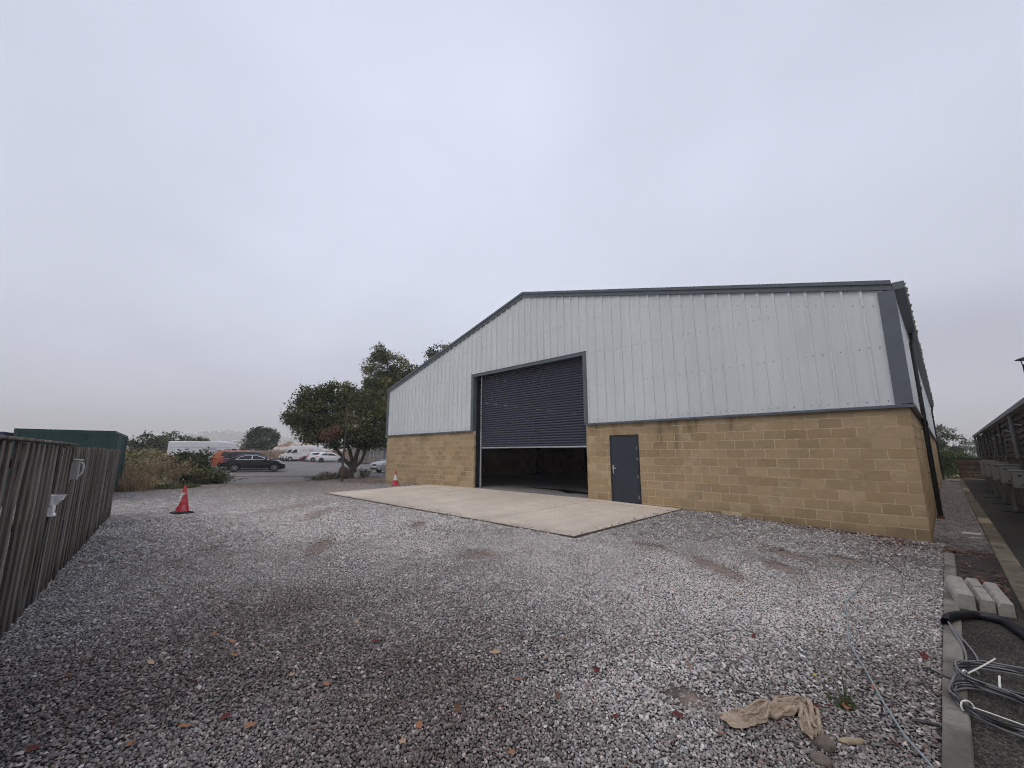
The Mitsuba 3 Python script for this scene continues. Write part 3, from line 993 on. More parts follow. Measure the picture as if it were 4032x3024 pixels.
# grey meter housing with a bent conduit
mb = thing('meter_box', 'small grey box with a pale sloping lid and bent conduit on the fence', 'box')
part(mb, 'case', along(cbox(-.06, .06, .05, .120, 1.325, 1.59, .005), -7.93), 'grey_enamel')
part(mb, 'lid', along(xf(cbox(-.07, .07, .045, .135, 0, .016, .004), rx=-.12, loc=(0, 0.008, 1.597)), -7.93), 'pale_plastic')
part(mb, 'conduit', along(tube(spline([(0, .115, 1.56), (0.0, .140, 1.55), (0.0, .160, 1.50), (0.0, .155, 1.43), (0, .135, 1.385), (0, .115, 1.37)], 16), .011, 8), -7.93), 'pale_plastic', 40)
part(mb, 'bracket', along(cbox(-.13, -.115, .05, .062, 1.29, 1.55, .002), -7.93), 'weather_pale')

# ------------------------------------------------------------------ traffic cones
def cone_red_col(p, n, uv):
    a = fbm(p.x * 9., p.y * 9., p.z * 7.)
    s = fbm(p.x * 45., p.y * 45., p.z * 30.)
    return mix((.52, .030, .058), (.60, .26, .27), .75 * smoothstep(.52, .74, a * .6 + s * .45))


mat('cone_red', mikit.proc(cone_red_col), .45, spec=.4)
mat('cone_tip', (.52, .065, .050), .5)


def cone_white_col(p, n, uv):
    return mix((.72, .71, .70), (.45, .42, .40), smoothstep(.5, .75, fbm(p.x * 16., p.y * 16., p.z * 16.)))


mat('cone_white', mikit.proc(cone_white_col), .5)
mat('rubber', (.022, .021, .021), .7)


def frustum(r0, r1, z0, z1, n=28, th=.006):
    return revolve([(r0, z0), (r1, z1), (max(r1 - th, .001), z1), (max(r0 - th, .001), z0), (r0, z0)], n)


cx, cy = -14.92, -9.89
g0 = float(gh(cx, cy))
cn = thing('traffic_cone', 'tall faded red traffic cone with torn white sleeve standing out on the gravel', 'traffic cone')
sq = lambda h: trimesh.creation.cylinder(h, .05, sections=8)
bm = cat(xf(cbox(-.215, .215, -.215, .215, 0, .045, .012), rz=.25), xf(cbox(-.17, .17, -.17, .17, .045, .06, .006), rz=.25), xf(cbox(-.27, -.18, -.04, .04, 0, .02, .006), rz=.8), xf(cbox(.18, .27, -.04, .04, 0, .02, .006), rz=.5))
part(cn, 'base', xf(bm, loc=(cx, cy, g0)), 'rubber')
zc = lambda z: .165 - (.165 - .028) * (z - .05) / .70
part(cn, 'body', xf(cat(frustum(zc(.055), zc(.58), .055, .58)), ry=-.035, loc=(cx, cy, g0)), 'cone_red', 40)
part(cn, 'tip', xf(cat(frustum(zc(.581) - .001, zc(.75), .581, .75), frustum(.028, .012, .75, .762)), ry=-.035, loc=(cx, cy, g0)), 'cone_tip', 40)
# the white reflective sleeve, torn to a strip down the camera's left
P = []
for z in np.linspace(.20, .578, 12):
    t = (z - .20) / .378
    a0, a1 = -2.3, -1.0 + .72 * t + 1.8 * max(0, (t - .85) / .15)
    aa = np.linspace(a0 - .25 * t, a1, 9) + .05 * math.sin(z * 40)
    r = zc(z) + .008
    P.append(np.column_stack([r * np.cos(aa), r * np.sin(aa), np.full(9, z)]))
part(cn, 'sleeve', xf(grid_mesh(np.array(P)), ry=-.035, rz=0.0, loc=(cx, cy, g0)), 'cone_white', 40)
cx, cy = -18.75, -1.0
g0 = float(gh(cx, cy)) + .02
cn = thing('traffic_cone', 'small red and white traffic cone with red base by the barn wall', 'traffic cone')
part(cn, 'base', xf(cat(revolve([(.001, 0), (.235, 0), (.245, .012), (.235, .03), (.16, .045), (.001, .045)], 8)), loc=(cx, cy, g0)), 'cone_red', 30)
zc2 = lambda z: .135 - (.135 - .03) * (z - .045) / .66
part(cn, 'body', xf(frustum(zc2(.045) + .01, zc2(.25), .045, .25), loc=(cx, cy, g0)), 'cone_red', 40)
part(cn, 'sleeve', xf(frustum(zc2(.251) + .002, zc2(.505), .251, .505), loc=(cx, cy, g0)), 'cone_white', 40)
part(cn, 'tip', xf(cat(frustum(zc2(.506), zc2(.64), .506, .64), frustum(.024, .02, .64, .71)), loc=(cx, cy, g0)), 'cone_red', 40)

# ------------------------------------------------------------------ kerb, edging, loose kerb stones, pipes on the right
kerb = thing('kerb', 'line of flush concrete kerb stones running up the right of the yard', 'kerb')
ys = [-1.10, -2.02, -2.99, -3.91, -4.83, -5.75, -6.67, -7.59, -8.51, -9.43, -10.35]
for a, b in zip(ys[1:], ys[:-1]):
    j = RNG.uniform(-.004, .004)
    part(kerb, 'kerb_stone', xf(cbox(.165, .288, a + .004, b - .004, -.2, .042 + j, .007), loc=(RNG.uniform(-.003, .003), 0, 0)), 'cast_stone')


def edging_col(p, n, uv):
    a = fbm(p.x * 3., p.y * 3., p.z * 3.)
    r = cell_rand(dr.floor((p.y + 20.) / .46), 1., 2.)
    m = fbm(p.x * 7., p.y * 7., 2.)
    v = .155 * (.55 + .5 * r + .5 * a)
    return mix(mi.Color3f(v * 1.1, v * .94, v * .72), mi.Color3f(.06, .062, .03), .55 * smoothstep(.45, .7, m))


mat('edging_stone', mikit.proc(edging_col), .85, spec=.2)


def edging_pale_col(p, n, uv):
    a = fbm(p.x * 6., p.y * 6., p.z * 6.)
    return mi.Color3f(.40, .335, .245) * (.7 + .5 * a)


mat('edging_pale', mikit.proc(edging_pale_col), .85, spec=.2)
edg = thing('path_edging', 'line of brown-grey edging slabs between the gravel strip and the path', 'edging')
y = -10.0
while y < 31.0:
    ln = .44 if y < 16 else 1.83
    pale = (3.6 < y + .2 < 4.2) or (15.4 < y < 16.6) or (4.2 < y < 4.55)
    pale = (4.0 < y + ln / 2 < 5.3) or (18 < y + ln / 2 < 19.5)
    k = part(edg, 'slab', cbox(.768, .982, y + .004, y + ln - .004, -.2, .05 + RNG.uniform(-.004, .004), .006), 'edging_pale' if pale else 'edging_stone')
    if pale:
        labels[k] = {'label': 'pale buff edging slab'}
    y += ln


def kstone(lx0, lx1, h, ln):
    """kerb stone with a battered upper edge, along +y"""
    q = np.array([(lx0, 0), (lx1, 0), (lx1, h), (lx0 + .03, h), (lx0 + .005, h - .045)])
    v = np.vstack([np.column_stack([q[:, 0], np.full(5, yy), q[:, 1]]) for yy in (0, ln)])
    v2 = []
    c = v.mean(0)
    return trimesh.convex.convex_hull(v)


def pale_stone_col(p, n, uv):
    a = fbm(p.x * 9., p.y * 9., p.z * 9.)
    b = fbm(p.x * 45., p.y * 45., p.z * 45.)
    v = .33 * (.62 + .5 * a + .35 * (b - .4))
    return mi.Color3f(v * 1.02, v * .97, v * .87)


mat('loose_stone', mikit.proc(pale_stone_col), .85, spec=.25)
KS = 'loose kerb stones lying by the path'
for (x, y, rz, h, ln, w, lab) in ((.268, -4.76, .085, .155, .97, .148, 'nearest pale kerb stone of the loose group, lying half on the kerb line'),
                                  (.440, -4.72, .085, .125, .62, .120, 'short loose kerb stone in the middle, nearer half beside the gap'),
                                  (.388, -4.06, .085, .128, .44, .118, 'short loose kerb stone in the middle, farther half beyond the gap'),
                                  (.574, -4.76, .075, .130, 1.02, .118, 'long loose kerb stone nearest to the path edging')):
    single('loose_kerb_stone', xf(kstone(0, w, h, ln), rz=rz, loc=(x, y, .018)), 'loose_stone', lab, 'kerb stone', group=KS)
single('pipe_offcut', cat(tube([(.415, 1.70, .05), (.60, 1.73, .05), (.70, 1.735, .05)], .028, 10), ), 'white_plastic', 'short white plastic pipe lying on the gravel strip beside the barn', 'pipe', smooth=40)
single('pipe_offcut', tube([(.40, 28.8, .07), (.6, 28.6, .06), (.80, 28.9, .08)], .05, 8), 'pale_plastic', 'pale curved length of pipe lying at the far end of the gravel strip', 'pipe', smooth=40)

# corrugated black duct
path = spline([(.188, -5.645, .075), (.235, -5.42, .085), (.314, -5.222, .07), (.437, -5.053, .055), (.55, -5.082, .055), (.631, -5.254, .055), (.70, -5.52, .05), (.78, -5.9, .06)], 150)
rr = np.where(np.arange(150) % 2, .0345, .0405)
mat('duct', (.016, .017, .020), .38)
single('corrugated_duct', tube(path, rr, 12, cap=False), 'duct', 'short black corrugated duct arched over the kerb with grey cables coming out', 'duct', smooth=60)
mat('grey_cable', (.19, .19, .195), .45)
mat('dark_cable', (.03, .031, .037), .4)
mat('tie_white', (.72, .73, .68), .45)
# cable coils
coil = thing('cable_coil', 'untidy coils of grey and black cable bound with white ties across the kerb', 'cable')
A1 = np.array([(.95, -6.74), (.582, -6.714), (.489, -6.733), (.39, -6.769), (.322, -6.819), (.26, -6.891), (.238, -6.955), (.251, -7.008), (.282, -7.103), (.327, -7.164), (.386, -7.207), (.457, -7.231), (.537, -7.262), (.9, -7.42)])
A2 = np.array([(.75, -7.12), (.45, -7.12), (.293, -7.177), (.247, -7.236), (.218, -7.337), (.214, -7.408), (.238, -7.471), (.266, -7.545), (.304, -7.614), (.352, -7.658), (.428, -7.693), (.501, -7.701), (.9, -7.72)])
for base_pts, n, s in ((A1, 11, 1), (A2, 8, 2)):
    for j in range(n):
        q = base_pts.copy()
        c = q[5:9].mean(0)
        sc = 1 + RNG.uniform(-.05, .22) * np.exp(-np.linspace(0, 0, len(q)))
        q = c + (q - c) * [1 - .03 * (j % 4), 1 + .10 * (j / n - .4)] + np.column_stack([RNG.normal(0, .006, len(q)), RNG.normal(0, .006, len(q))])
        z = .058 + .009 * (j % 4) + .012 * (j // 5) + RNG.normal(0, .002, len(q))
        z = z + (.03 if s == 1 else .0)
        # tighten at the ties
        P = spline(np.column_stack([q, z]), 70)
        part(coil, 'strand', tube(P, .0062, 6), 'grey_cable' if j % 2 == 0 else 'dark_cable', 60)
for pts, r in (((( .279, -7.094, .07), (.285, -7.075, .135), (.300, -7.04, .115), (.310, -7.02, .07)), .006), (((.262, -7.58, .05), (.27, -7.555, .10), (.292, -7.535, .10), (.31, -7.53, .05)), .006),
               (((.305, -7.06, .118), (.371, -6.92, .135), (.46, -6.684, .15)), .0052), (((.463, -6.913, .10), (.458, -7.03, .13), (.448, -7.175, .09)), .0065), (((.312, -7.584, .09), (.411, -7.566, .075), (.62, -7.59, .06)), .004)):
    part(coil, 'tie', tube(spline(pts, 14), r, 6), 'tie_white', 60)
for pts in (((.205, -5.64, .085), (.252, -5.969, .06), (.29, -6.256, .058), (.301, -6.501, .055), (.281, -6.723, .06), (.24, -6.89, .075), (.26, -7.0, .09)), ((.21, -5.66, .08), (.294, -6.052, .06), (.353, -6.339, .045), (.364, -6.57, .045), (.345, -6.811, .07), (.36, -6.9, .08)),
            ((.30, -6.95, .08), (.237, -7.061, .08), (.213, -7.212, .06), (.212, -7.366, .06), (.226, -7.44, .07))):
    part(coil, 'lead', tube(spline(pts, 50), .0075, 7), 'grey_cable', 60)
# pale blue-grey cable on the gravel
mat('blue_cable', (.26, .31, .325), .5)
W = np.array([(-.50, -3.9), (-.56, -4.28), (-.57, -4.94), (-.60, -5.59), (-.52, -6.09), (-.40, -6.87), (-.29, -7.23), (-.19, -7.55), (-.12, -7.79), (-.04, -8.03), (.02, -8.2), (.10, -8.36), (.22, -8.62), (.4, -8.95)])
Wz = gh(W[:, 0], W[:, 1]) + .042
single('cable', tube(spline(np.column_stack([W, Wz]), 130), .0065, 6), 'blue_cable', 'pale blue-grey cable trailing across the gravel to the kerb', 'cable', smooth=60)
single('cable', tube(spline([(-5.0, -.85, .06), (-3.6, -1.4, .045), (-2.2, -1.75, .045), (-1.0, -2.05, .04), (-.55, -2.6, .04), (-.2, -3.6, .035)], 60), .006, 6), 'dark_cable', 'thin black cable lying on the gravel along the foot of the barn wall', 'cable', smooth=60)
single('stick', tube(spline([(.06, -6.93, .03), (.132, -6.991, .045), (.17, -7.039, .05), (.227, -7.072, .055)], 14), .006, 6), 'dark_cable', 'thin dark stick lying against the kerb beside the cable coils', 'stick')
single('stick', tube([(.03, -7.92, .035), (.09, -7.90, .04), (.155, -7.862, .03)], [.006, .012, .007], 6), 'dark_cable', 'short blackened stick on the gravel next to the kerb', 'stick')

# sacking cloth
mat('sacking', mikit.proc(lambda p, n, uv: mix((.42, .34, .26), (.22, .165, .115), smoothstep(.54, .76, fbm(p.x * 22., p.y * 22., p.z * 22.))) * (.7 + .5 * noise(p.x * 160., p.y * 160., p.z * 160.))), .95, spec=.1, sheen=.3)
top = np.array([(-.835, -8.775), (-.775, -8.655), (-.70, -8.545), (-.645, -8.425), (-.62, -8.345), (-.555, -8.262), (-.475, -8.245), (-.405, -8.29), (-.365, -8.40), (-.33, -8.50), (-.305, -8.565)])
bot = np.array([(-.80, -8.815), (-.695, -8.84), (-.65, -8.745), (-.60, -8.63), (-.575, -8.545), (-.545, -8.48), (-.475, -8.40), (-.465, -8.47), (-.445, -8.53), (-.40, -8.60), (-.36, -8.635)])
tn, bn = spline(top, 64), spline(bot, 64)
P = []
rng = np.random.default_rng(5)
for i in range(64):
    s = np.linspace(0, 1, 44)[:, None]
    q = tn[i] * (1 - s) + bn[i] * s
    fold = .036 * (1 - np.abs(np.sin(s[:, 0] * 12 + 2.6 * math.sin(i * .10) + .6 * math.sin(i * .37)))) ** 1.2 * (.10 + .90 * min(1, i / 22)) + .012 * meshkit.noise(np.column_stack([q * 42, 0 * s]), 5) + .030 * (meshkit.fbm(np.column_stack([q * 12, 0 * s]), 3, seed=8) - .35)
    edge = np.minimum(s[:, 0], 1 - s[:, 0]) * 2
    e = np.array([.010 * (meshkit.noise(np.array([[i * .8, 0, k]]), 3)[0] - .5) for k in (0, 5)])
    q = q + np.outer((1 - s[:, 0]) ** 4, (e[0], e[0])) + np.outer(s[:, 0] ** 4, (e[1], e[1]))
    P.append(np.column_stack([q, gh(q[:, 0], q[:, 1]) + .030 + np.maximum(fold, -.012) + .010 * edge * min(1, i / 14)]))
sk = thing('sacking', 'crumpled strip of brown sacking lying on the gravel at the bottom right', 'cloth')
P = np.array(P)
part(sk, 'sheet', grid_mesh(P), 'sacking', True)
for s0, i0, i1, r in ((.10, 14, 63, .011), (.30, 20, 60, .013), (.52, 10, 58, .010), (.70, 24, 63, .013), (.90, 18, 61, .010)):
    q = [P[i, int(np.clip((s0 + .10 * math.sin(i * .21 + s0 * 9)) * 43, 1, 42))] + [0, 0, .006 + .008 * math.sin(i * .33 + s0 * 20)] for i in range(i0, i1)]
    n = len(q)
    rad = r * (.35 + .9 * np.sin(np.linspace(.15, 2.9, n)) * (.7 + .6 * meshkit.noise(np.column_stack([np.arange(n) * .35, np.full(n, s0 * 50), np.zeros(n)]), 4)))
    part(sk, 'fold', tube(np.array(q), rad, 8), 'sacking', 60)


def rock(r, seed, sq=(1, 1, .7)):
    m = trimesh.creation.icosphere(2, 1.0)
    v = np.array(m.vertices)
    m.vertices = v * (1 + .55 * (meshkit.fbm(v * 1.3 + seed, 3, seed=seed) - .5))[:, None] * np.array(sq) * r
    return m


mat('brown_stone', mikit.proc(lambda p, n, uv: mi.Color3f(.15, .125, .105) * (.6 + .8 * fbm(p.x * 30., p.y * 30., p.z * 30.))), .9)
mat('tan_stone', mikit.proc(lambda p, n, uv: mi.Color3f(.34, .28, .19) * (.6 + .8 * fbm(p.x * 30., p.y * 30., p.z * 30.))), .9)
single('stone', xf(rock(.055, 3), loc=(-.31, -8.60, .035)), 'brown_stone', 'rounded brown stone at the end of the sacking', 'stone', smooth=40)
single('stone', xf(rock(.05, 5, (1.5, .45, .35)), rz=.75, loc=(-.205, -8.45, .035)), 'tan_stone', 'flat tan sliver of stone right of the sacking', 'stone', smooth=40)
single('stone', xf(rock(.05, 9, (1.1, .9, .5)), loc=(-.30, -8.76, .03)), 'brown_stone', 'low brown stone at the bottom edge below the sacking', 'stone', smooth=40)

# fallen leaves
LEAFC = {'orange': (.34, .165, .095), 'red': (.125, .036, .030), 'tan': (.42, .30, .20), 'brown': (.15, .082, .05)}
for k, c in LEAFC.items():
    mat('leaf_' + k, c, .75, spec=.2)


def leaf_mesh(seed, size):
    r = np.random.default_rng(seed)
    n = 18
    a = np.linspace(0, 2 * np.pi, n, endpoint=False)
    lob = 1 + .28 * np.cos(5 * a + r.uniform(0, 6)) * r.uniform(.4, 1) + r.uniform(-.1, .1, n)
    x, y = size * .62 * lob * np.cos(a), size * .40 * lob * np.sin(a)
    curl = r.uniform(6, 16)
    z = curl * y ** 2 + r.uniform(2, 9) * x ** 2 + r.uniform(-.003, .003, n)
    V = np.vstack([np.column_stack([x, y, z]), [[0, 0, -.002]]])
    F = [(i, (i + 1) % n, n) for i in range(n)]
    st = tube([(size * .5, 0, .006), (size * .75, .004, .012), (size * .95, .0, .010)], .0012, 4)
    return cat(trimesh.Trimesh(V, F, process=False), st)


LEAVES = [(-4.53, -10.86, 'orange'), (-4.24, -10.77, 'orange'), (-3.93, -10.82, 'orange'), (-4.26, -11.33, 'tan'), (-3.68, -11.13, 'orange'), (-3.08, -11.25, 'orange'), (-2.81, -10.96, 'orange'),
          (-3.9, -9.78, 'tan'), (-3.35, -9.86, 'red'), (-4.03, -10.04, 'brown'), (-3.26, -10.58, 'tan'), (-2.95, -10.44, 'orange'), (-2.02, -10.36, 'tan'), (-1.52, -9.96, 'orange'), (-2.08, -10.21, 'orange'),
          (-2.05, -9.93, 'brown'), (-2.23, -8.58, 'orange'), (-1.85, -8.67, 'tan'), (-1.7, -8.85, 'red'), (-2.11, -8.97, 'tan'), (-2.03, -9.39, 'orange'), (-2.46, -9.22, 'tan'), (-1.69, -9.34, 'brown'),
          (-2.82, -9.07, 'tan'), (-3.05, -8.93, 'brown'), (-3.43, -8.9, 'orange'), (-.59, -8.24, 'orange'), (-.66, -6.66, 'tan'), (-.17, -7.62, 'orange'), (-.03, -8.3, 'red'), (-3.43, -11.9, 'red'),
          (-3.02, -11.05, 'red'), (-4.44, -11.8, 'brown'), (-5.73, -11.5, 'tan'), (-1.05, -7.28, 'red'), (-1.54, -6.06, 'tan'), (-1.65, -6.41, 'brown'), (-1.99, -7.38, 'red'), (-1.23, -8.26, 'orange'),
          (-.01, -5.57, 'orange'), (-.47, -6.13, 'red'), (.06, -6.69, 'red'), (-3.1, -11.5, 'orange'), (-1.29, -9.25, 'red'), (-.76, -8.94, 'orange'), (-2.57, -7.37, 'brown'), (-.11, -8.32, 'orange'),
          (-.66, -8.62, 'orange'), (-.42, -8.20, 'red'), (-.36, -8.12, 'red'), (-.28, -8.05, 'orange'), (-1.02, -8.95, 'red')]
LLAB = {'orange': 'curled orange fallen leaf on gravel', 'red': 'dark red fallen leaf on gravel', 'tan': 'pale tan fallen leaf on gravel', 'brown': 'brown crumpled fallen leaf on gravel'}
for i, (x, y, c) in enumerate(LEAVES):
    m = leaf_mesh(100 + i, RNG.uniform(.036, .062))
    m = xf(m, rx=RNG.normal(0, .25), ry=RNG.normal(0, .25), rz=RNG.uniform(0, 6.28), loc=(x, y, float(gh(x, y)) + .034))
    zone = ('beside the sacking' if math.hypot(x + .5, y + 8.4) < .5 else 'close to the kerb' if x > -.7 else 'along the foot of the fence side' if y < -11.2 else
            'in the left foreground' if y < -10.2 else 'in the centre foreground' if y < -9.0 else 'towards the middle of the yard')
    single('fallen_leaf', m, 'leaf_' + c, f'{LLAB[c]} {zone}', 'leaf', group=f'{c} fallen leaves {zone}')
# leaf litter blown against the wall foot and the kerb end: nobody could count it
def litter(n, fn, seed, size=(.02, .05)):
    r = np.random.default_rng(seed)
    V, F, C = [], [], []
    for i in range(n):
        x, y, z = fn(r)
        s = r.uniform(*size)
        a = r.uniform(0, 6.28)
        q = np.array([(-s, 0, 0), (0, -s * .55, r.uniform(0, .4) * s), (s, 0, r.uniform(-.1, .5) * s), (0, s * .55, r.uniform(0, .4) * s)])
        c, sn = math.cos(a), math.sin(a)
        q = np.column_stack([q[:, 0] * c - q[:, 1] * sn, q[:, 0] * sn + q[:, 1] * c, q[:, 2]]) + (x, y, z)
        k = len(V) * 4
        V.append(q)
        F += [(k, k + 1, k + 2), (k, k + 2, k + 3)]
        base = np.array([(.14, .068, .042), (.15, .052, .042), (.24, .155, .095), (.09, .06, .048)][r.integers(4)]) * r.uniform(.6, 1.25)
        C.append(np.tile(base, (4, 1)))
    return np.vstack(V), np.array(F), np.vstack(C)


def along_wall(r):
    x = -.05 - abs(r.normal(0, 1.3)) - .9 * r.random()
    y = -.03 - abs(r.normal(0, .18))
    return x, y, float(gh(x, y)) + r.uniform(.012, .03)


def by_kerb(r):
    x, y = r.uniform(-.75, .74), -.75 + r.normal(0, .22)
    return x, y, float(gh(x, y)) + r.uniform(.012, .03)


def strip_litter(r):
    x, y = r.uniform(.34, .75), r.choice([-2.0, -3.2, -3.45, -2.8]) + r.normal(0, .35)
    return x, y, .02 + r.uniform(.012, .03)


a, b, c = litter(420, along_wall, 1), litter(520, by_kerb, 2), litter(160, strip_litter, 3)
V = np.vstack([a[0], b[0], c[0]])
F = np.vstack([a[1], b[1] + len(a[0]), c[1] + len(a[0]) + len(b[0])])
single('leaf_litter', (V, F), 'stone_vc', 'reddish-brown leaf litter gathered at the barn corner and the end of the kerb', 'leaf litter', kind='stuff', color=np.vstack([a[2], b[2], c[2]]))

# ------------------------------------------------------------------ boarded shed on the right
def shedwood_col(p, n, uv):
    r = cell_rand(dr.floor(p.z / .17), 3., 1.)
    g = fbm(p.y * 1.5, p.z * 40., r * 20.)
    m = fbm(p.y * 2., p.z * 6., 1.)
    v = .105 * (.5 + .5 * r + .6 * (g - .3) + .5 * (m - .5))
    return mi.Color3f(v * 1.08, v * .96, v * .85)


mat('shed_wood', mikit.proc(shedwood_col), .9, spec=.15)


def render_col(p, n, uv):
    a = fbm(p.x * 1.5, p.y * 1.5, p.z * 1.5)
    st = fbm(p.y * 6., 1., p.z * .8)
    v = .155 * (.5 + .6 * a + .5 * (st - .4))
    return mi.Color3f(v * 1.08, v * .93, v * .78)


mat('old_wall', mikit.proc(render_col), .9)
mat('gutter_grey', (.24, .245, .26), .55)
mat('cement_sheet', mikit.proc(lambda p, n, uv: mi.Color3f(.21, .215, .215) * (.6 + .8 * fbm(p.x * 2., p.y * 2., 1.))), .9)
mat('flue_black', (.02, .02, .022), .45)
mat('cabinet', (.31, .325, .31), .5)
mat('cabinet_dark', (.03, .03, .032), .6)
mat('post_grey', (.17, .175, .175), .55)
shed = thing('boarded_shed', 'long low shed with dark waney boards over an old stained wall on the far right', 'shed')
SX, SY0, SY1 = 1.97, -6.0, 30.0
part(shed, 'lower_wall', box(SX, SX + .2, SY0, SY1, -.2, 1.60), 'old_wall')
part(shed, 'end_wall', cat(box(SX + .02, 8.5, SY0 - .2, SY0, -.2, 3.0), box(SX + .02, 8.5, SY1, SY1 + .2, -.2, 3.0)), 'old_wall')
part(shed, 'ledge', cbox(SX - .09, SX + .05, SY0, SY1, 1.60, 1.655, .006), 'shed_wood')
part(shed, 'backing', box(SX + .045, SX + .09, SY0, SY1, 1.66, 2.9), 'inner_sheet')
z, i = 1.66, 0
rng = np.random.default_rng(21)
while z < 2.86:
    for (y0, y1) in ((SY0, 3.9), (3.92, 9.5), (9.52, 15.4), (15.42, 21.5), (21.52, SY1)):
        n = int((y1 - y0) * 6)
        yy = np.linspace(y0, y1, n)
        w = meshkit.fbm(np.column_stack([yy * 1.1, 0 * yy + i * 7.3, 0 * yy]), 3, seed=4)
        lo = z - .015 - .085 * (w - .35)
        hi = np.full(n, z + .20)
        xo = SX - .012 - .018
        P = np.stack([np.column_stack([np.full(n, SX + .022), yy, hi]), np.column_stack([np.full(n, xo), yy, lo + .02]), np.column_stack([np.full(n, xo), yy, lo]),
                      np.column_stack([np.full(n, xo + .026), yy, lo])], 0)
        part(shed, 'waney_board', grid_mesh(P), 'shed_wood')
    z += .172
    i += 1
for y in (12.3, 14.6, 17.2, 19.2, 22.0, 25.5, 28.0):
    part(shed, 'batten', cbox(SX - .075, SX - .032, y - .035, y + .035, 1.66, 2.86, .004), 'frame_paint')
for y, r, k in ((7.6, .055, 'gutter_grey'), (29.6, .05, 'gutter_grey')):
    part(shed, 'downpipe', tube([(SX - .10, y, 2.86), (SX - .10, y, 1.60)], r, 12), k, 40)
for y in (11.4, 16.4):
    part(shed, 'conduit', tube(spline([(SX - .055, y, 2.25), (SX - .06, y + .01, 1.9), (SX - .10, y, 1.62), (SX - .13, y, 1.5)], 16), .014, 7), 'gutter_grey', 40)
part(shed, 'cable_run', tube(spline([(SX - .05, y, 2.55 + .06 * math.sin(y * 1.9) - .012 * (y - 6)) for y in np.linspace(6, 17, 18)], 80), .009, 6), 'pale_plastic', 40)
EX = 1.85
prof = sg.Polygon([(EX - .06, 2.88), (EX + .06, 2.86), (EX + .07, 2.99), (EX + .06, 2.99), (EX + .05, 2.90), (EX - .04, 2.905), (EX - .055, 2.985), (EX - .07, 2.985)])
m = prism(prof, SY1 + .3 - SY0)
m.apply_transform(np.array([[1, 0, 0, 0], [0, 0, 1, SY0], [0, 1, 0, 0], [0, 0, 0, 1.0]]))
part(shed, 'gutter', m, 'gutter_grey')
yy = np.linspace(SY0 - .2, SY1 + .3, 500)
P = []
for x, z in ((EX + .0, 3.00), (5.2, 4.25), (8.55, 3.00)):
    P.append(np.column_stack([np.full_like(yy, x), yy, z + .024 * np.cos(yy * 2 * np.pi / .146)]))
for x, z in ((8.55, 2.96), (5.2, 4.21), (EX, 2.96)):
    P.append(np.column_stack([np.full_like(yy, x), yy, np.full_like(yy, z)]))
part(shed, 'roof', grid_mesh(np.array(P + [P[0]])), 'cement_sheet', 40)
flue = thing('flue', 'black metal flue with a conical rain cowl rising above the shed roof', 'flue')
fx, fy = 2.335, 6.25
part(flue, 'pipe', tube([(fx, fy, 2.9), (fx, fy, 4.16)], .165, 20), 'flue_black', 40)
part(flue, 'cowl', xf(revolve([(.001, .10), (.08, .085), (.275, .01), (.28, 0), (.26, -.004), (.001, .03)], 24), loc=(fx, fy, 4.30)), 'flue_black', 40)
for a in (0.4, 1.97, 3.54, 5.11):
    part(flue, 'strut', tube([(fx + .163 * math.cos(a), fy + .163 * math.sin(a), 4.06), (fx + .20 * math.cos(a), fy + .20 * math.sin(a), 4.315)], .012, 6), 'flue_black')

CG = 'grey cabinets on posts along the shed'
for i, (x, y, z0, z1, w, lab) in enumerate(((1.50, 4.95, .88, 1.30, .44, 'pale grey cabinet nearest the camera, low on its post at the right edge'),
                                            (1.48, 8.05, .85, 1.40, .50, 'pale grey cabinet with small vents, second from the camera'),
                                            (1.46, 11.0, .82, 1.44, .52, 'pale grey cabinet with a dark slit, third from the camera'),
                                            (1.44, 14.2, .84, 1.45, .50, 'pale grey cabinet fourth from the camera along the shed'),
                                            (1.44, 17.3, .82, 1.44, .52, 'pale grey cabinet farthest along the shed by the slatted fence'))):
    c = thing('service_cabinet', lab, 'cabinet', CG)
    part(c, 'case', cbox(x, x + .42, y, y + w, z0, z1, .012), 'cabinet')
    part(c, 'lid', cbox(x - .02, x + .44, y - .02, y + w + .02, z1 + .001, z1 + .022, .006), 'cabinet')
    part(c, 'door', cbox(x + .05, x + .38, y - .012, y - .001, z0 + .05, z1 - .04, .004), 'cabinet')
    part(c, 'slit', box(x - .004, x - .0005, y + w * .42, y + w * .55, z0 + .07, z1 - .06), 'cabinet_dark')
    part(c, 'vent', cbox(x + .12, x + .26, y - .018, y - .0125, z0 + .075, z0 + .10, .002), 'cabinet_dark')
    part(c, 'vent', cbox(x + .08, x + .15, y - .018, y - .0125, z1 - .13, z1 - .09, .002), 'cabinet_dark')
    part(c, 'post', cat(cbox(x + .13, x + .21, y + .16, y + .24, .0, z0 + .01, .006)), 'post_grey')
    f = rock(.26, 30 + i, (1.0, .62, .13))
    part(c, 'foot', xf(f, loc=(x + .12, y + .15, .03)), 'rubber', 40)

def redwood_col(p, n, uv):
    r = cell_rand(dr.floor(p.z / .1035), 4., 2.)
    g = fbm(p.x * 2.5, p.z * 50., 1.)
    v = .12 * (.5 + .55 * r + .6 * (g - .3))
    return mi.Color3f(v * 1.25, v * .80, v * .66)


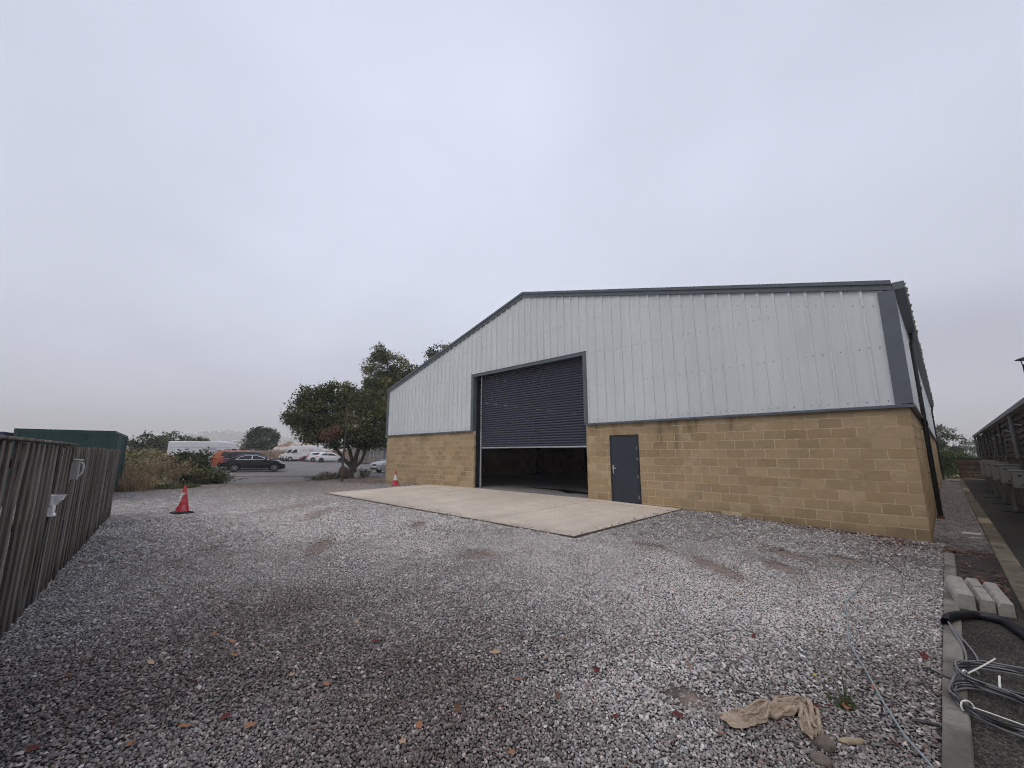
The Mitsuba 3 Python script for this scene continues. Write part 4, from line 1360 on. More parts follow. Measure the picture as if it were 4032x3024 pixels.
mat('red_wood', mikit.proc(redwood_col), .85)
sf = thing('slatted_fence', 'reddish horizontally boarded fence closing the far end of the path', 'fence')
for i in range(13):
    z = .12 + .1035 * i
    part(sf, 'slat', cbox(.88, 4.2, 31.5 + RNG.uniform(-.004, .004), 31.522, z, z + .094, .004), 'red_wood')
for x in (.90, 2.5, 4.1):
    part(sf, 'post', cbox(x, x + .09, 31.53, 31.62, -.1, 1.46, .005), 'shed_wood')
part(sf, 'top_rail', cbox(.55, 4.25, 31.42, 31.66, 1.475, 1.55, .006), 'frame_paint')
part(sf, 'bottom_rail', cbox(.9, 4.2, 31.44, 31.56, .02, .10, .005), 'weather_pale')

# ------------------------------------------------------------------ foliage
def leafset(cent, r, size, rng, colf, droop=.3):
    """two-triangle leaves at points cent"""
    n = len(cent)
    d = rng.standard_normal((n, 3))
    d[:, 2] -= droop
    d /= np.linalg.norm(d, axis=1, keepdims=True)
    q = rng.standard_normal((n, 3))
    s = np.cross(d, q)
    s /= np.linalg.norm(s, axis=1, keepdims=True) + 1e-9
    L = size * rng.uniform(.6, 1.25, n)[:, None]
    w = .34
    nn = np.cross(d, s)
    P = np.stack([cent, cent + d * L * .5 + s * L * w + nn * L * .08, cent + d * L, cent + d * L * .5 - s * L * w + nn * L * .08], 1)
    k = np.arange(n)[:, None] * 4
    F = np.vstack([k + [0, 1, 2], k + [0, 2, 3]])
    C = np.repeat(colf, 4, axis=0)
    return P.reshape(-1, 3), F, C


mat('leaf_vc', {'type': 'mesh_attribute', 'name': 'vertex_color'}, .6, spec=.2)


def bark_col(p, n, uv):
    a = fbm(p.x * 12., p.y * 12., p.z * 3.)
    m = fbm(p.x * 3., p.y * 3., p.z * 2.)
    return mix((.055, .047, .038), (.10, .095, .07), a) * (.6 + .7 * m)


mat('bark', mikit.proc(bark_col), .9)


def crown(blobs, n, size, seed, c0, c1, clump=.22, per=9, hollow=.55, tips=None):
    """leaf mesh: clumps spread through ellipsoid blobs (x, y, z, rx, ry, rz, weight)"""
    rng = np.random.default_rng(seed)
    B = np.array(blobs)
    w = B[:, 6] / B[:, 6].sum()
    m = max(1, n // per)
    which = rng.choice(len(B), m, p=w)
    d = rng.standard_normal((m, 3))
    d /= np.linalg.norm(d, axis=1, keepdims=True)
    rad = (hollow ** 3 + (1 - hollow ** 3) * rng.random(m)) ** (1 / 3) if hollow < 1 else np.ones(m)
    rad = np.where(rng.random(m) < .25, rng.random(m) ** .5, rad)
    rad *= .82 + .42 * meshkit.fbm(d * 2.1 + which[:, None] * 3.7, 3, seed=seed)
    cen = B[which, :3] + d * rad[:, None] * B[which, 3:6]
    gap = meshkit.fbm(cen * .95 + seed, 3, seed=seed + 1)
    cen = cen[gap > .40]
    m = len(cen)
    col = meshkit.fbm(cen * .8 + 5, 3, seed=seed + 2)
    k = rng.poisson(per, m) + 2
    idx = np.repeat(np.arange(m), k)
    pts = cen[idx] + rng.normal(0, clump, (len(idx), 3)) * [1, 1, .6]
    t = np.clip((col[idx] - .35) * 2.6 + rng.normal(0, .16, len(idx)), 0, 1)[:, None]
    C = (np.array(c0) * (1 - t) + np.array(c1) * t) * rng.uniform(.72, 1.3, len(idx))[:, None]
    V, F, C = leafset(pts, None, size, rng, C)
    return (V, F), C, cen


def limbs(root, forks, r0, seed, twig_targets, n_twigs=60):
    """trunk and limbs: forks = list of polylines from the root with start radius; twigs to sampled clump centres"""
    rng = np.random.default_rng(seed)
    ms = []
    ends = []
    for pl, ra, rb in forks:
        P = spline(pl, 14)
        P[1:-1] += rng.normal(0, .02, (12, 3))
        ms.append(tube(P, np.linspace(ra, rb, 14), 8))
        ends += [P[i] for i in range(5, 14)]
    E = np.array(ends)
    if len(twig_targets):
        pick = twig_targets[rng.choice(len(twig_targets), min(n_twigs, len(twig_targets)), replace=False)]
        for q in pick:
            d = np.linalg.norm(E - q, axis=1) + .6 * np.maximum(0, E[:, 2] - q[2])
            a = E[np.argmin(d)]
            mid = a * .5 + q * .5 + rng.normal(0, .12, 3) + [0, 0, .12]
            ms.append(tube(spline([a, mid, q], 7), np.linspace(.030, .007, 7), 5))
    return cat(*ms)


def gx(x, y):
    return float(gh(x, y))


# the multi-stemmed tree by the barn corner
bx, by = -28.2, 1.0
bz = gx(bx, by)
blobs = [(-28.5, -.6, 4.5, 1.9, 1.9, 1.25, 3.2), (-28.4, 1.3, 4.9, 2.0, 1.7, 1.5, 3.0), (-28.6, -2.1, 4.3, 1.3, 1.25, .9, 1.5), (-28.7, -1.9, 3.35, 1.1, .9, .45, .8), (-28.3, 2.4, 3.9, 1.4, 1.2, 1.1, 1.6),
         (-28.3, .3, 3.5, 2.0, 1.9, .75, 2.2), (-28.5, .1, 5.9, 1.3, 1.5, .75, 1.4), (-28.6, -2.9, 3.9, .75, .7, .45, .5), (-28.4, -1.4, 5.6, .8, .9, .55, .5), (-28.2, 2.0, 2.9, 1.3, 1.2, .7, 1.3), (-28.4, -.9, 3.1, 1.5, 1.3, .6, 1.4), (-28.2, 3.1, 2.7, 1.0, .8, .8, .9), (-28.0, .8, 2.9, 1.4, 1.3, .6, 1.2), (-28.5, 2.4, 5.2, 1.3, 1.3, 1.2, 1.6), (-28.6, -2.0, 5.2, .9, .9, .95, 1.2), (-28.3, -1.6, 2.75, 1.0, 1.0, .45, .8), (-28.1, -.3, 2.45, 1.0, 1.1, .4, .9), (-28.0, 1.9, 2.35, .9, 1.0, .4, .7)]
lf, lc, cen = crown(blobs, 33000, .165, 41, (.036, .053, .021), (.19, .185, .068), per=9, clump=.17)
tr = thing('multi_stem_tree', 'dark green spreading multi-stemmed tree beside the left corner of the barn', 'tree')
forks = [([(bx, by, bz - .1), (bx, by + .02, bz + .5), (bx, by - .05, bz + 1.0)], .30, .24),
         ([(bx, by, bz + .7), (bx + .05, by - .75, bz + 1.35), (bx, by - 1.35, bz + 2.1), (bx - .1, by - 2.1, bz + 3.4)], .15, .05),
         ([(bx, by - .1, bz + .6), (bx - .1, by - .15, bz + 1.6), (bx - .2, by - .65, bz + 2.6), (bx - .3, by - 1.1, bz + 4.6)], .15, .05),
         ([(bx, by + .05, bz + .8), (bx + .1, by + .25, bz + 1.8), (bx - .1, by + .45, bz + 3.0), (bx - .1, by + .3, bz + 4.9)], .16, .05),
         ([(bx, by + .15, bz + .7), (bx + .1, by + .7, bz + 1.4), (bx + .05, by + .95, bz + 2.3), (bx, by + 1.5, bz + 3.6)], .12, .04)]
part(tr, 'trunk', limbs((bx, by), forks, .3, 3, cen, 110), 'bark', 50)
part(tr, 'crown', lf, 'leaf_vc', color=lc)
# the taller tree behind it
bx, by = -33.6, 6.6
bz = gx(bx, by)
blobs = [(-33.4, 6.2, 8.6, 2.1, 2.2, 1.9, 3), (-33.5, 4.9, 8.3, 1.3, 1.2, .9, 1), (-33.5, 7.8, 8.9, 1.6, 1.6, 1.0, 1.5), (-33.5, 5.4, 9.9, 1.0, .9, .9, .9), (-33.4, 6.0, 6.8, 1.8, 1.9, 1.4, 2), (-33.5, 5.1, 10.9, .35, .3, .5, .12),
         (-33.3, 6.8, 5.3, 1.6, 1.9, 1.1, 1.3), (-33.4, 8.6, 7.7, 1.2, 1.2, 1.2, 1.0), (-33.3, 4.6, 6.9, .9, .9, .7, .5), (-33.3, 7.0, 3.9, 1.4, 1.6, .8, .8)]
lf, lc, cen = crown(blobs, 27000, .185, 52, (.044, .062, .025), (.20, .195, .070), per=9, clump=.19)
tr = thing('tall_tree', 'taller olive-green tree rising behind the spreading tree and the barn eaves', 'tree')
forks = [([(bx, by, bz - .1), (bx, by + .05, bz + 3.5), (bx + .1, by - .2, bz + 6.5), (bx, by - .6, bz + 9.6)], .20, .04), ([(bx, by, bz + 3.2), (bx, by - .7, bz + 5.0), (bx, by - 1.4, bz + 7.8)], .11, .03),
         ([(bx, by, bz + 3.8), (bx, by + .8, bz + 5.6), (bx, by + 1.5, bz + 8.4)], .11, .03)]
part(tr, 'trunk', limbs((bx, by), forks, .2, 4, cen, 90), 'bark', 50)
part(tr, 'crown', lf, 'leaf_vc', color=lc)
# third tree peeping over the barn roof
bx, by = -39.5, 16.9
bz = gx(bx, by)
blobs = [(-39.6, 15.9, 13.2, 1.6, 1.5, 1.2, 1.3), (-39.4, 17.6, 13.8, 1.5, 1.4, 1.2, 1.2), (-39.6, 15.3, 11.8, 1.3, 1.2, .9, .8), (-39.3, 17.3, 11.5, 2.2, 2.2, 2.0, 2.0), (-39.3, 17.2, 8.0, 2.2, 2.3, 2.4, 2.0)]
lf, lc, cen = crown(blobs, 7000, .26, 63, (.040, .056, .028), (.14, .15, .06), per=9, clump=.22)
tr = thing('tall_tree', 'farthest tree of the three, its leafy top just showing over the barn roof', 'tree')
part(tr, 'trunk', limbs((bx, by), [([(bx, by, bz - .1), (bx, by, 6), (bx, by - .4, 12.5)], .22, .05), ([(bx, by, 6), (bx, by + .8, 9), (bx, by + 1, 13)], .12, .03)], .2, 5, cen, 50), 'bark', 50)
part(tr, 'crown', lf, 'leaf_vc', color=lc)
# slim young tree with withered leaves in front
bx, by = -24.8, -1.12
bz = gx(bx, by)
tr = thing('young_tree', 'slim straight young tree with a bunch of withered reddish leaves', 'tree')
st = spline([(bx, by, bz - .1), (bx, by - .02, 1.4), (bx - .02, by + .03, 3.0), (bx - .05, by - .03, 4.7)], 16)
part(tr, 'trunk', cat(tube(st, np.linspace(.075, .035, 16), 8), *[tube(spline([st[i], st[i] + np.array(d) * .5 + (0, 0, .2), st[i] + np.array(d)], 8), np.linspace(.022, .007, 8), 5) for i, d in
     ((9, (.1, -.75, .55)), (8, (.05, -.85, -.02)), (10, (.1, -1.15, .42)), (11, (0, .5, .6)), (12, (0, -.7, .7)), (13, (0, .45, .5)))]), 'bark', 50)
blobs = [(bx + .1, by - .82, 2.95, .28, .26, .45, 1.), (bx + .1, by - 1.2, 2.75, .3, .3, .35, 1), (bx + .1, by - .55, 3.0, .18, .14, .32, .6)]
lf, lc, cen = crown(blobs, 300, .12, 71, (.12, .055, .036), (.20, .095, .06), per=6, clump=.13, hollow=.2)
part(tr, 'withered_leaves', lf, 'leaf_vc', color=lc)
labels[f'{tr}__withered_leaves'] = {'label': 'bunch of withered reddish-brown leaves'}

# reddish boulder and pale stone at the foot of the tree, weeds round it
mat('boulder', mikit.proc(lambda p, n, uv: mi.Color3f(.085, .045, .04) * (.6 + .8 * fbm(p.x * 5., p.y * 5., p.z * 5.))), .85)
single('boulder', xf(rock(.40, 12, (.8, .85, 1.15)), loc=(-27.35, .05, .42)), 'boulder', 'dark reddish-brown boulder at the foot of the spreading tree', 'boulder', smooth=50)
single('boulder', xf(rock(.22, 15, (.8, .9, 1.1)), loc=(-27.1, .85, .25)), 'loose_stone', 'small pale grey rock at the foot of the spreading tree, right of the boulder', 'boulder', smooth=50)


def bush(blobs, n, size, seed, c0, c1, name, label, category='bush', stems=None, **kw):
    lf, lc, cen = crown(blobs, n, size, seed, c0, c1, **kw)
    k = thing(name, label, category)
    part(k, 'foliage', lf, 'leaf_vc', color=lc)
    rng = np.random.default_rng(seed)
    ms = []
    for q in cen[rng.choice(len(cen), min(stems or 14, len(cen)), replace=False)]:
        b = np.array([np.mean([z[0] for z in blobs]) * .4 + q[0] * .6, np.mean([z[1] for z in blobs]) * .4 + q[1] * .6, 0])
        b[2] = gx(b[0], b[1]) - .03
        ms.append(tube(spline([b, b * .5 + q * .5 + rng.normal(0, .06, 3), q], 6), np.linspace(.016, .005, 6), 4))
    part(k, 'stems', cat(*ms), 'bark')
    return k


bush([(-27.6, -.6, .30, .5, .9, .22, 1), (-27.8, 1.6, .38, .5, .6, .30, 1), (-26.6, -1.9, .22, .5, .7, .14, .6)], 1500, .085, 81, (.045, .05, .025), (.12, .10, .05), 'weed_patch', 'low straggly weeds round the foot of the spreading tree', 'weeds', clump=.08, per=6, hollow=.1)

# growth on the left: dry grass, dead weeds, brambles
def blades(n, fn, seed, c0, c1, h=(.2, .6), w=.012, lean=.5):
    rng = np.random.default_rng(seed)
    xy = np.array([fn(rng) for _ in range(n)])
    x, y = xy[:, 0], xy[:, 1]
    z = gh(x, y) - .02
    H = rng.uniform(*h, n) * (xy[:, 2] if xy.shape[1] > 2 else 1)
    a = rng.uniform(0, 2 * np.pi, n)
    ln = np.abs(rng.normal(0, lean, n)) * H
    dx, dy = np.cos(a), np.sin(a)
    b = np.stack([x, y, z], -1)
    s = np.stack([-dy, dx, 0 * x], -1) * w
    mid = b + np.stack([dx * ln * .35, dy * ln * .35, H * .62], -1)
    tip = b + np.stack([dx * ln, dy * ln, H * rng.uniform(.75, 1., n)], -1)
    P = np.stack([b - s, b + s, mid + s * .7, mid - s * .7, tip], 1)
    k = np.arange(n)[:, None] * 5
    F = np.vstack([k + [0, 1, 2], k + [0, 2, 3], k + [3, 2, 4]])
    t = rng.random(n)[:, None]
    C = (np.array(c0) * (1 - t) + np.array(c1) * t) * rng.uniform(.7, 1.25, (n, 1))
    return (P.reshape(-1, 3), F), np.repeat(C, 5, axis=0)


def ell(cx, cy, rx, ry):
    def f(r):
        a, q = r.uniform(0, 6.283), math.sqrt(r.random())
        return cx + rx * q * math.cos(a), cy + ry * q * math.sin(a), 1.15 - .5 * q
    return f


m, c = blades(5200, ell(-26.3, -10.5, 2.1, .95), 91, (.30, .225, .13), (.46, .355, .22), h=(.35, .95), lean=.55)
single('dry_grass', m, 'leaf_vc', 'tan dry grass growing beside the green container', 'grass', kind='stuff', color=c)
m, c = blades(1800, ell(-25.9, -9.0, 1.2, 1.1), 92, (.05, .07, .025), (.15, .15, .06), h=(.08, .25), lean=.8, w=.02)
single('low_greenery', m, 'leaf_vc', 'low green ground cover at the edge of the gravel in front of the dead weeds', 'ground cover', kind='stuff', color=c)


def dead_weed(x, y, h, n, seed, label):
    rng = np.random.default_rng(seed)
    ms, V, C = [], [], []
    g = gx(x, y)
    tips = []
    for i in range(n):
        a, l = rng.uniform(0, 6.28), rng.uniform(.1, .62) * h
        hh = h * rng.uniform(.55, 1.0)
        p0 = np.array([x + rng.normal(0, .12), y + rng.normal(0, .15), g - .02])
        p2 = p0 + [math.cos(a) * l, math.sin(a) * l, hh]
        P = spline([p0, p0 * .5 + p2 * .5 + [0, 0, .12 * h], p2], 9)
        ms.append(tube(P, np.linspace(.012, .004, 9), 4))
        for _ in range(7):
            t = P[rng.integers(4, 9)]
            e = t + rng.normal(0, .17, 3) + [0, 0, .12]
            ms.append(tube([t, e], [.006, .003], 3))
            tips.append(e)
    tips = np.array(tips)
    pts = np.repeat(tips, 12, axis=0) + rng.normal(0, .075, (len(tips) * 12, 3))
    c = np.array([(.36, .275, .17)]) * rng.uniform(.5, 1.35, (len(pts), 1))
    V, F, C = leafset(pts, None, .06, rng, c)
    k = thing('dead_weeds', label, 'weeds')
    part(k, 'stems', cat(*ms), 'straw')
    part(k, 'seed_heads', (V, F), 'leaf_vc', color=C)


mat('straw', (.38, .29, .18), .85)
dead_weed(-27.2, -9.7, 1.75, 16, 1, 'tall tan dead weeds standing highest between the dry grass and the dark bush')
dead_weed(-26.6, -9.0, 1.25, 14, 2, 'shorter brown dead weeds in front, leaning over the gravel edge')
dead_weed(-27.0, -10.5, 1.2, 12, 3, 'brown dead weeds rising out of the dry grass on the left')
bush([(-33.2, -10.9, 1.0, 1.6, 1.3, .85, 2), (-32.6, -9.6, .95, 1.4, 1.2, .8, 2), (-34.2, -10.4, 1.25, 1.5, 1.6, .6, 1)], 7500, .16, 93, (.11, .12, .055), (.29, .265, .13), 'bramble_bush', 'pale green bramble thicket behind the dead weeds', per=9, clump=.2)
bush([(-29.8, -8.2, .9, 1.0, .85, .8, 2.2), (-29.6, -7.7, 1.25, .8, .65, .45, 1.2), (-29.6, -7.5, .7, .8, .55, .6, 1)], 5500, .16, 94, (.028, .042, .020), (.095, .115, .045), 'dark_bush', 'dense dark green bush in the middle of the thicket beside the black car', per=9, clump=.17)
bush([(-28.4, -7.2, .45, .7, .75, .42, 1.4), (-28.5, -6.7, .32, .6, .45, .28, .8), (-28.3, -7.6, .75, .5, .4, .3, .5)], 2600, .13, 95, (.06, .08, .032), (.21, .19, .09), 'weed_clump', 'green and rusty weeds at the right end of the thicket by the tarmac', 'weeds', per=7, clump=.12, hollow=.2)
single('litter_sheet', xf(rock(.26, 77, (1.2, 1.5, .2)), loc=(-37.2, -4.7, gx(-37.2, -4.7) + .04)), 'white_plastic', 'white scrap of sheeting lying on the tarmac behind the black car', 'litter', smooth=50)
RUB = [(-32.6, -5.6, .13), (-31.9, -5.3, .11), (-31.0, -5.0, .10), (-30.6, -5.2, .14), (-31.4, -4.6, .10)]
for i, (x, y, r) in enumerate(RUB):
    single('rubble_stone', xf(rock(r, 60 + i, (1.1, 1.2, .6)), loc=(x, y, gx(x, y) + .03)), 'loose_stone', ('leftmost', 'second', 'third from the left', 'rightmost', 'nearest')[i] + ' of the grey rubble stones on the tarmac edge by the weeds', 'stone', smooth=50, group='rubble stones at the tarmac edge')
kp = [(-33.2, -5.0), (-31.9, -2.6), (-30.3, .1)]
q = spline([(a, b, gx(a, b) + .02) for a, b in kp], 30)
for i in range(0, 29):
    pass
m = []
for a, b in zip(q[:-1], q[1:]):
    d = (b - a) / np.linalg.norm(b - a)
    n_ = np.array([-d[1], d[0], 0])
    m.append(trimesh.convex.convex_hull(np.array([p_ + n_ * s + [0, 0, h] for p_ in (a + d * .004, b - d * .004) for s in (-.075, .075) for h in (-.1, .05)])))
lk = thing('flush_kerb', 'pale flush kerb line crossing the tarmac in front of the black car', 'kerb')
for i in range(0, 28, 4):
    part(lk, 'kerb_stone', cat(*m[i:i + 4]), 'loose_stone')

# trees behind the parked van, round tree, scrub and the hazy wood on the hill
DT = 'trees behind the white van'
for (x, y, h, rx, ry, seed, lab) in ((-55.0, -8.3, 3.9, 1.4, 1.45, 101, 'broad greyish tree left of the pair behind the white van'), (-58.0, -6.0, 4.3, 1.3, 1.45, 102, 'open airy tree with gaps of sky, between the other two behind the white van'), (-54.4, -4.2, 3.6, .9, .85, 103, 'small feathery tree at the right end of the group behind the white van')):
    g = gx(x, y)
    bl = [(x, y, h * .72, rx, ry, h * .20, 2), (x, y + ry * .5, h * .62, rx * .8, ry * .6, h * .22, 1), (x, y - ry * .55, h * .58, rx * .8, ry * .65, h * .18, 1), (x, y, h * .45, rx, ry * .9, h * .2, 1.2)]
    lf, lc, cen = crown(bl, 2600 if seed != 102 else 1500, .24, seed, (.07, .085, .055), (.115, .135, .08), per=7, clump=.16)
    t = thing('small_tree', lab, 'tree')
    part(t, 'trunk', limbs((x, y), [([(x, y, g - .1), (x, y + .05, g + h * .3), (x, y, g + h * .75)], .10, .03), ([(x, y, g + .6), (x, y + ry * .4, g + h * .5), (x, y + ry * .6, g + h * .62)], .06, .02), ([(x, y, g + .5), (x, y - ry * .4, g + h * .45), (x, y - ry * .6, g + h * .6)], .06, .02)], .1, seed, cen, 40), 'bark', 50)
    part(t, 'crown', lf, 'leaf_vc', color=lc)
x, y = -91.6, 10.9
bl = [(x, y, 4.4, 2.6, 2.9, 1.9, 3), (x, y, 3.2, 2.4, 2.5, 1.2, 2)] + [(x + 1.2, y + a, 5.7 - .12 * a * a + .3 * (i % 2), .5, .28, .75, .22) for i, a in enumerate(np.linspace(-2.3, 2.3, 11))]
lf, lc, cen = crown(bl, 8000, .36, 111, (.030, .052, .032), (.075, .115, .055), per=9, clump=.2)
t = thing('round_tree', 'dense round dark green tree standing in the field behind the vans', 'tree')
part(t, 'trunk', tube([(x, y, .5), (x, y, 3.5)], [.25, .15], 8), 'bark', 50)
part(t, 'crown', lf, 'leaf_vc', color=lc)


def mound(cx, cy, rx, ry, h, seed, dz=0.0):
    xs, ys = np.linspace(-1.15, 1.15, 40), np.linspace(-1.15, 1.15, 60)
    X, Y = np.meshgrid(xs, ys, indexing='ij')
    r = np.sqrt(X ** 2 + Y ** 2)
    PX, PY_ = cx + X * rx, cy + Y * ry
    Z = np.clip(1 - r ** 2, -.3, 1) * h * (.55 + .9 * meshkit.fbm(np.stack([PX * .35, PY_ * .35, 0 * X], -1), 4, seed=seed)) - .1
    return grid_mesh(np.stack([PX, PY_, gh(PX, PY_) + Z + dz], -1))


mat('scrub_earth', mikit.proc(lambda p, n, uv: mix((.20, .14, .09), (.15, .105, .07), fbm(p.x * .8, p.y * .8, p.z * 2.))), .95, spec=.1)
mat('pale_heap', mikit.proc(lambda p, n, uv: mix((.52, .48, .45), (.26, .19, .14), smoothstep(.45, .66, fbm(p.x * .9, p.y * .9, p.z * 1.5)))), .95, spec=.1)
single('earth_bank', mound(-84, 12, 5, 14, 1.5, 3), 'scrub_earth', 'bare brown earth bank along the back of the car park', None, smooth=True, kind='structure')
single('spoil_heap', mound(-98, 20, 9, 15, 3.0, 5), 'pale_heap', 'long pale spoil heap patched with scrub behind the vans', None, smooth=True, kind='structure')
single('earth_bank', mound(-73, 23, 5, 7, 2.6, 8), 'scrub_earth', 'brown weedy earth bank beyond the white cars, seen through the tree stems', None, smooth=True, kind='structure')


def bank(r):
    y = r.uniform(4, 34)
    return -86 + .42 * (y - 8) * 0 + r.normal(0, 3.2), y, 1.0


m, c = blades(5200, bank, 121, (.13, .085, .055), (.34, .27, .20), h=(.8, 2.3), lean=.5, w=.05)
single('dry_scrub', m, 'leaf_vc', 'brown and straw-coloured dry scrub along the bank behind the vans', 'scrub', kind='stuff', color=c)
# hill with a wood
def hill_z(x, y):
    d = np.hypot(x, y + 12)
    b = np.arctan2(x, y + 12)
    return (32.0 + 58 * np.exp(-((b + 1.395) / .075) ** 2) + 20 * np.exp(-((b + 1.26) / .07) ** 2)) * np.clip((d - 1300) / 1100, 0, 1) ** 1.3


xs, ys = np.linspace(-3400, -900, 38), np.linspace(-2200, 2800, 60)
X, Y = np.meshgrid(xs, ys, indexing='ij')
single('hill', grid_mesh(np.stack([X, Y, .2 + hill_z(X, Y) * (.75 + .35 * meshkit.fbm(np.stack([X * .003, Y * .0036, 0 * X], -1), 3, seed=2)) * np.exp(-((Y - 435) / 1450) ** 2)], -1)),
       'field', 'low hill fading into the haze beyond the car park', None, smooth=True, kind='structure')
rng = np.random.default_rng(131)
ms = []
for i in range(230):
    d, a = rng.uniform(1960, 2420), rng.uniform(-1.72, -1.02)
    x, y = d * math.sin(a), -12 + d * math.cos(a)
    r = rng.uniform(13, 30)
    z = .2 + hill_z(x, y) * .85 * math.exp(-((y - 435) / 1450) ** 2)
    m = trimesh.creation.icosphere(2, 1.0)
    v = np.array(m.vertices)
    m.vertices = v * (1 + .5 * (meshkit.fbm(v * 2.2 + i, 3, seed=i) - .5))[:, None] * [r, r, r * .85] + [x, y, z + r * .55]
    ms.append(m)
mat('wood_green', (.05, .062, .04), .95, spec=.1)
single('distant_wood', cat(*ms), 'wood_green', 'misty wood on the hill along the horizon', 'wood', kind='stuff', smooth=False)
rng = np.random.default_rng(137)
for (x, y, r, lab) in ((-150, 24, 3.4, 'rounded misty tree halfway to the hill, just above the white van roof'), (-165, 45, 3.0, 'low misty tree in the field, above the pair of white vans')):
    lf, lc, cen = crown([(x, y, gx(x, y) + r * .9, r, r * 1.25, r * .9, 1)], 3500, .5, int(r * 10), (.05, .065, .045), (.08, .095, .06), per=8, clump=.5)
    t = thing('field_tree', lab, 'tree')
    part(t, 'trunk', tube([(x, y, .3), (x, y, r)], .25, 6), 'bark')
    part(t, 'crown', lf, 'leaf_vc', color=lc)

# right-hand background: hedge, trees
def bxs(x, y, z, a, b, c, w):
    return (x, y, z, a, b, c, w)


bush([(-.4, 36.5, 1.1, 1.0, 1.4, 1.0, 1.5), (.6, 36.3, 1.0, 1.0, 1.2, 1.0, 1.2), (1.6, 39, 1.25, 1.4, 1.3, .95, 1.2), (3.2, 40, 1.3, 1.5, 1.3, 1.0, 1), (.3, 38.5, 1.6, 1.4, 1.2, .7, 1)], 11000, .13, 141, (.026, .052, .016), (.10, .165, .042), 'hedge', 'fresh green hedge at the end of the strip between barn and shed', 'hedge', per=9, clump=.2)
for (x, y, bl, n, seed, lab) in ((-.9, 63, [(-.6, 63, 4.0, 2.1, 2.2, 1.5, 3), (1.3, 63, 3.1, 1.3, 1.4, 1.1, 1.5), (-1.5, 63, 3.5, 2.0, 2, 1.8, 2), (.4, 63, 2.0, 2.0, 1.8, 1.2, 1.5)], 9000, 151, 'hazy dark green tree behind the hedge, next to the barn end'),
                                 (4.4, 96, [(4.6, 96, 3.2, 1.8, 1.8, 1.3, 2), (2.6, 96, 2.3, 1.6, 1.5, 1.1, 1), (5.8, 96, 3.0, 1.5, 1.5, 1.4, 1)], 4500, 152, 'pale misty tree farthest back, beside the shed end')):
    lf, lc, cen = crown(bl, n, .2, seed, (.040, .056, .034), (.075, .095, .05), per=9, clump=.22)
    t = thing('background_tree', lab, 'tree')
    part(t, 'trunk', tube([(x, y, -.1), (x, y, 2.8)], [.25, .12], 8), 'bark', 50)
    part(t, 'crown', lf, 'leaf_vc', color=lc)

# the little flowering weed near the sacking
wd = thing('flowering_weed', 'thin stalky weed with a yellow flower growing in the gravel by the sacking', 'weed')
ms, pts = [], []
rng = np.random.default_rng(161)
wx_, wy_ = -.285, -8.02
for dx, dy, h in ((-.06, .02, .18), (.02, .05, .26), (-.12, .06, .22), (.05, -.02, .15), (-.02, .1, .31), (-.16, .0, .15)):
    P = spline([(wx_, wy_, .02), (wx_ + dx * .4, wy_ + dy * .4, h * .5), (wx_ + dx, wy_ + dy, h)], 9)
    ms.append(tube(P, np.linspace(.004, .0015, 9), 4))
    pts += [P[i] for i in (2, 3, 4, 5, 6, 7, 8) for _ in range(1)]
mat('stalk', (.075, .085, .035), .8)
part(wd, 'stalks', cat(*ms), 'stalk')
pts = np.vstack([np.array(pts) + rng.normal(0, .008, (len(pts), 3)), np.column_stack([wx_ + rng.normal(0, .035, 160), wy_ + rng.normal(0, .035, 160), .03 + np.abs(rng.normal(0, .015, 160))])])
V, F, C = leafset(pts, None, .024, rng, np.array([(.05, .07, .025)]) * rng.uniform(.6, 1.6, (len(pts), 1)))
part(wd, 'leaves', (V, F), 'leaf_vc', color=C)
mat('petal', (.62, .46, .03), .7)
part(wd, 'flower', xf(trimesh.creation.icosphere(1, .010), loc=(wx_ - .16, wy_ + .01, .16)), 'petal')

# ------------------------------------------------------------------ shipping containers
mat('container_green', mikit.proc(lambda p, n, uv: mi.Color3f(.010, .046, .044) * (.75 + .55 * fbm(p.x * 2., p.y * 2., p.z * 2.))), .5)
mat('container_blue', mikit.proc(lambda p, n, uv: mi.Color3f(.030, .040, .105) * (.75 + .5 * fbm(p.x * 2., p.y * 2., p.z * 2.))), .5)
mat('container_grey', mikit.proc(lambda p, n, uv: mi.Color3f(.20, .195, .175) * (.7 + .55 * fbm(p.x * 1.5, p.y * 1.5, p.z * 1.5))), .6)
mat('container_slate', mikit.proc(lambda p, n, uv: mi.Color3f(.13, .145, .20) * (.7 + .55 * fbm(p.x * 1.5, p.y * 1.5, p.z * 1.5))), .6)


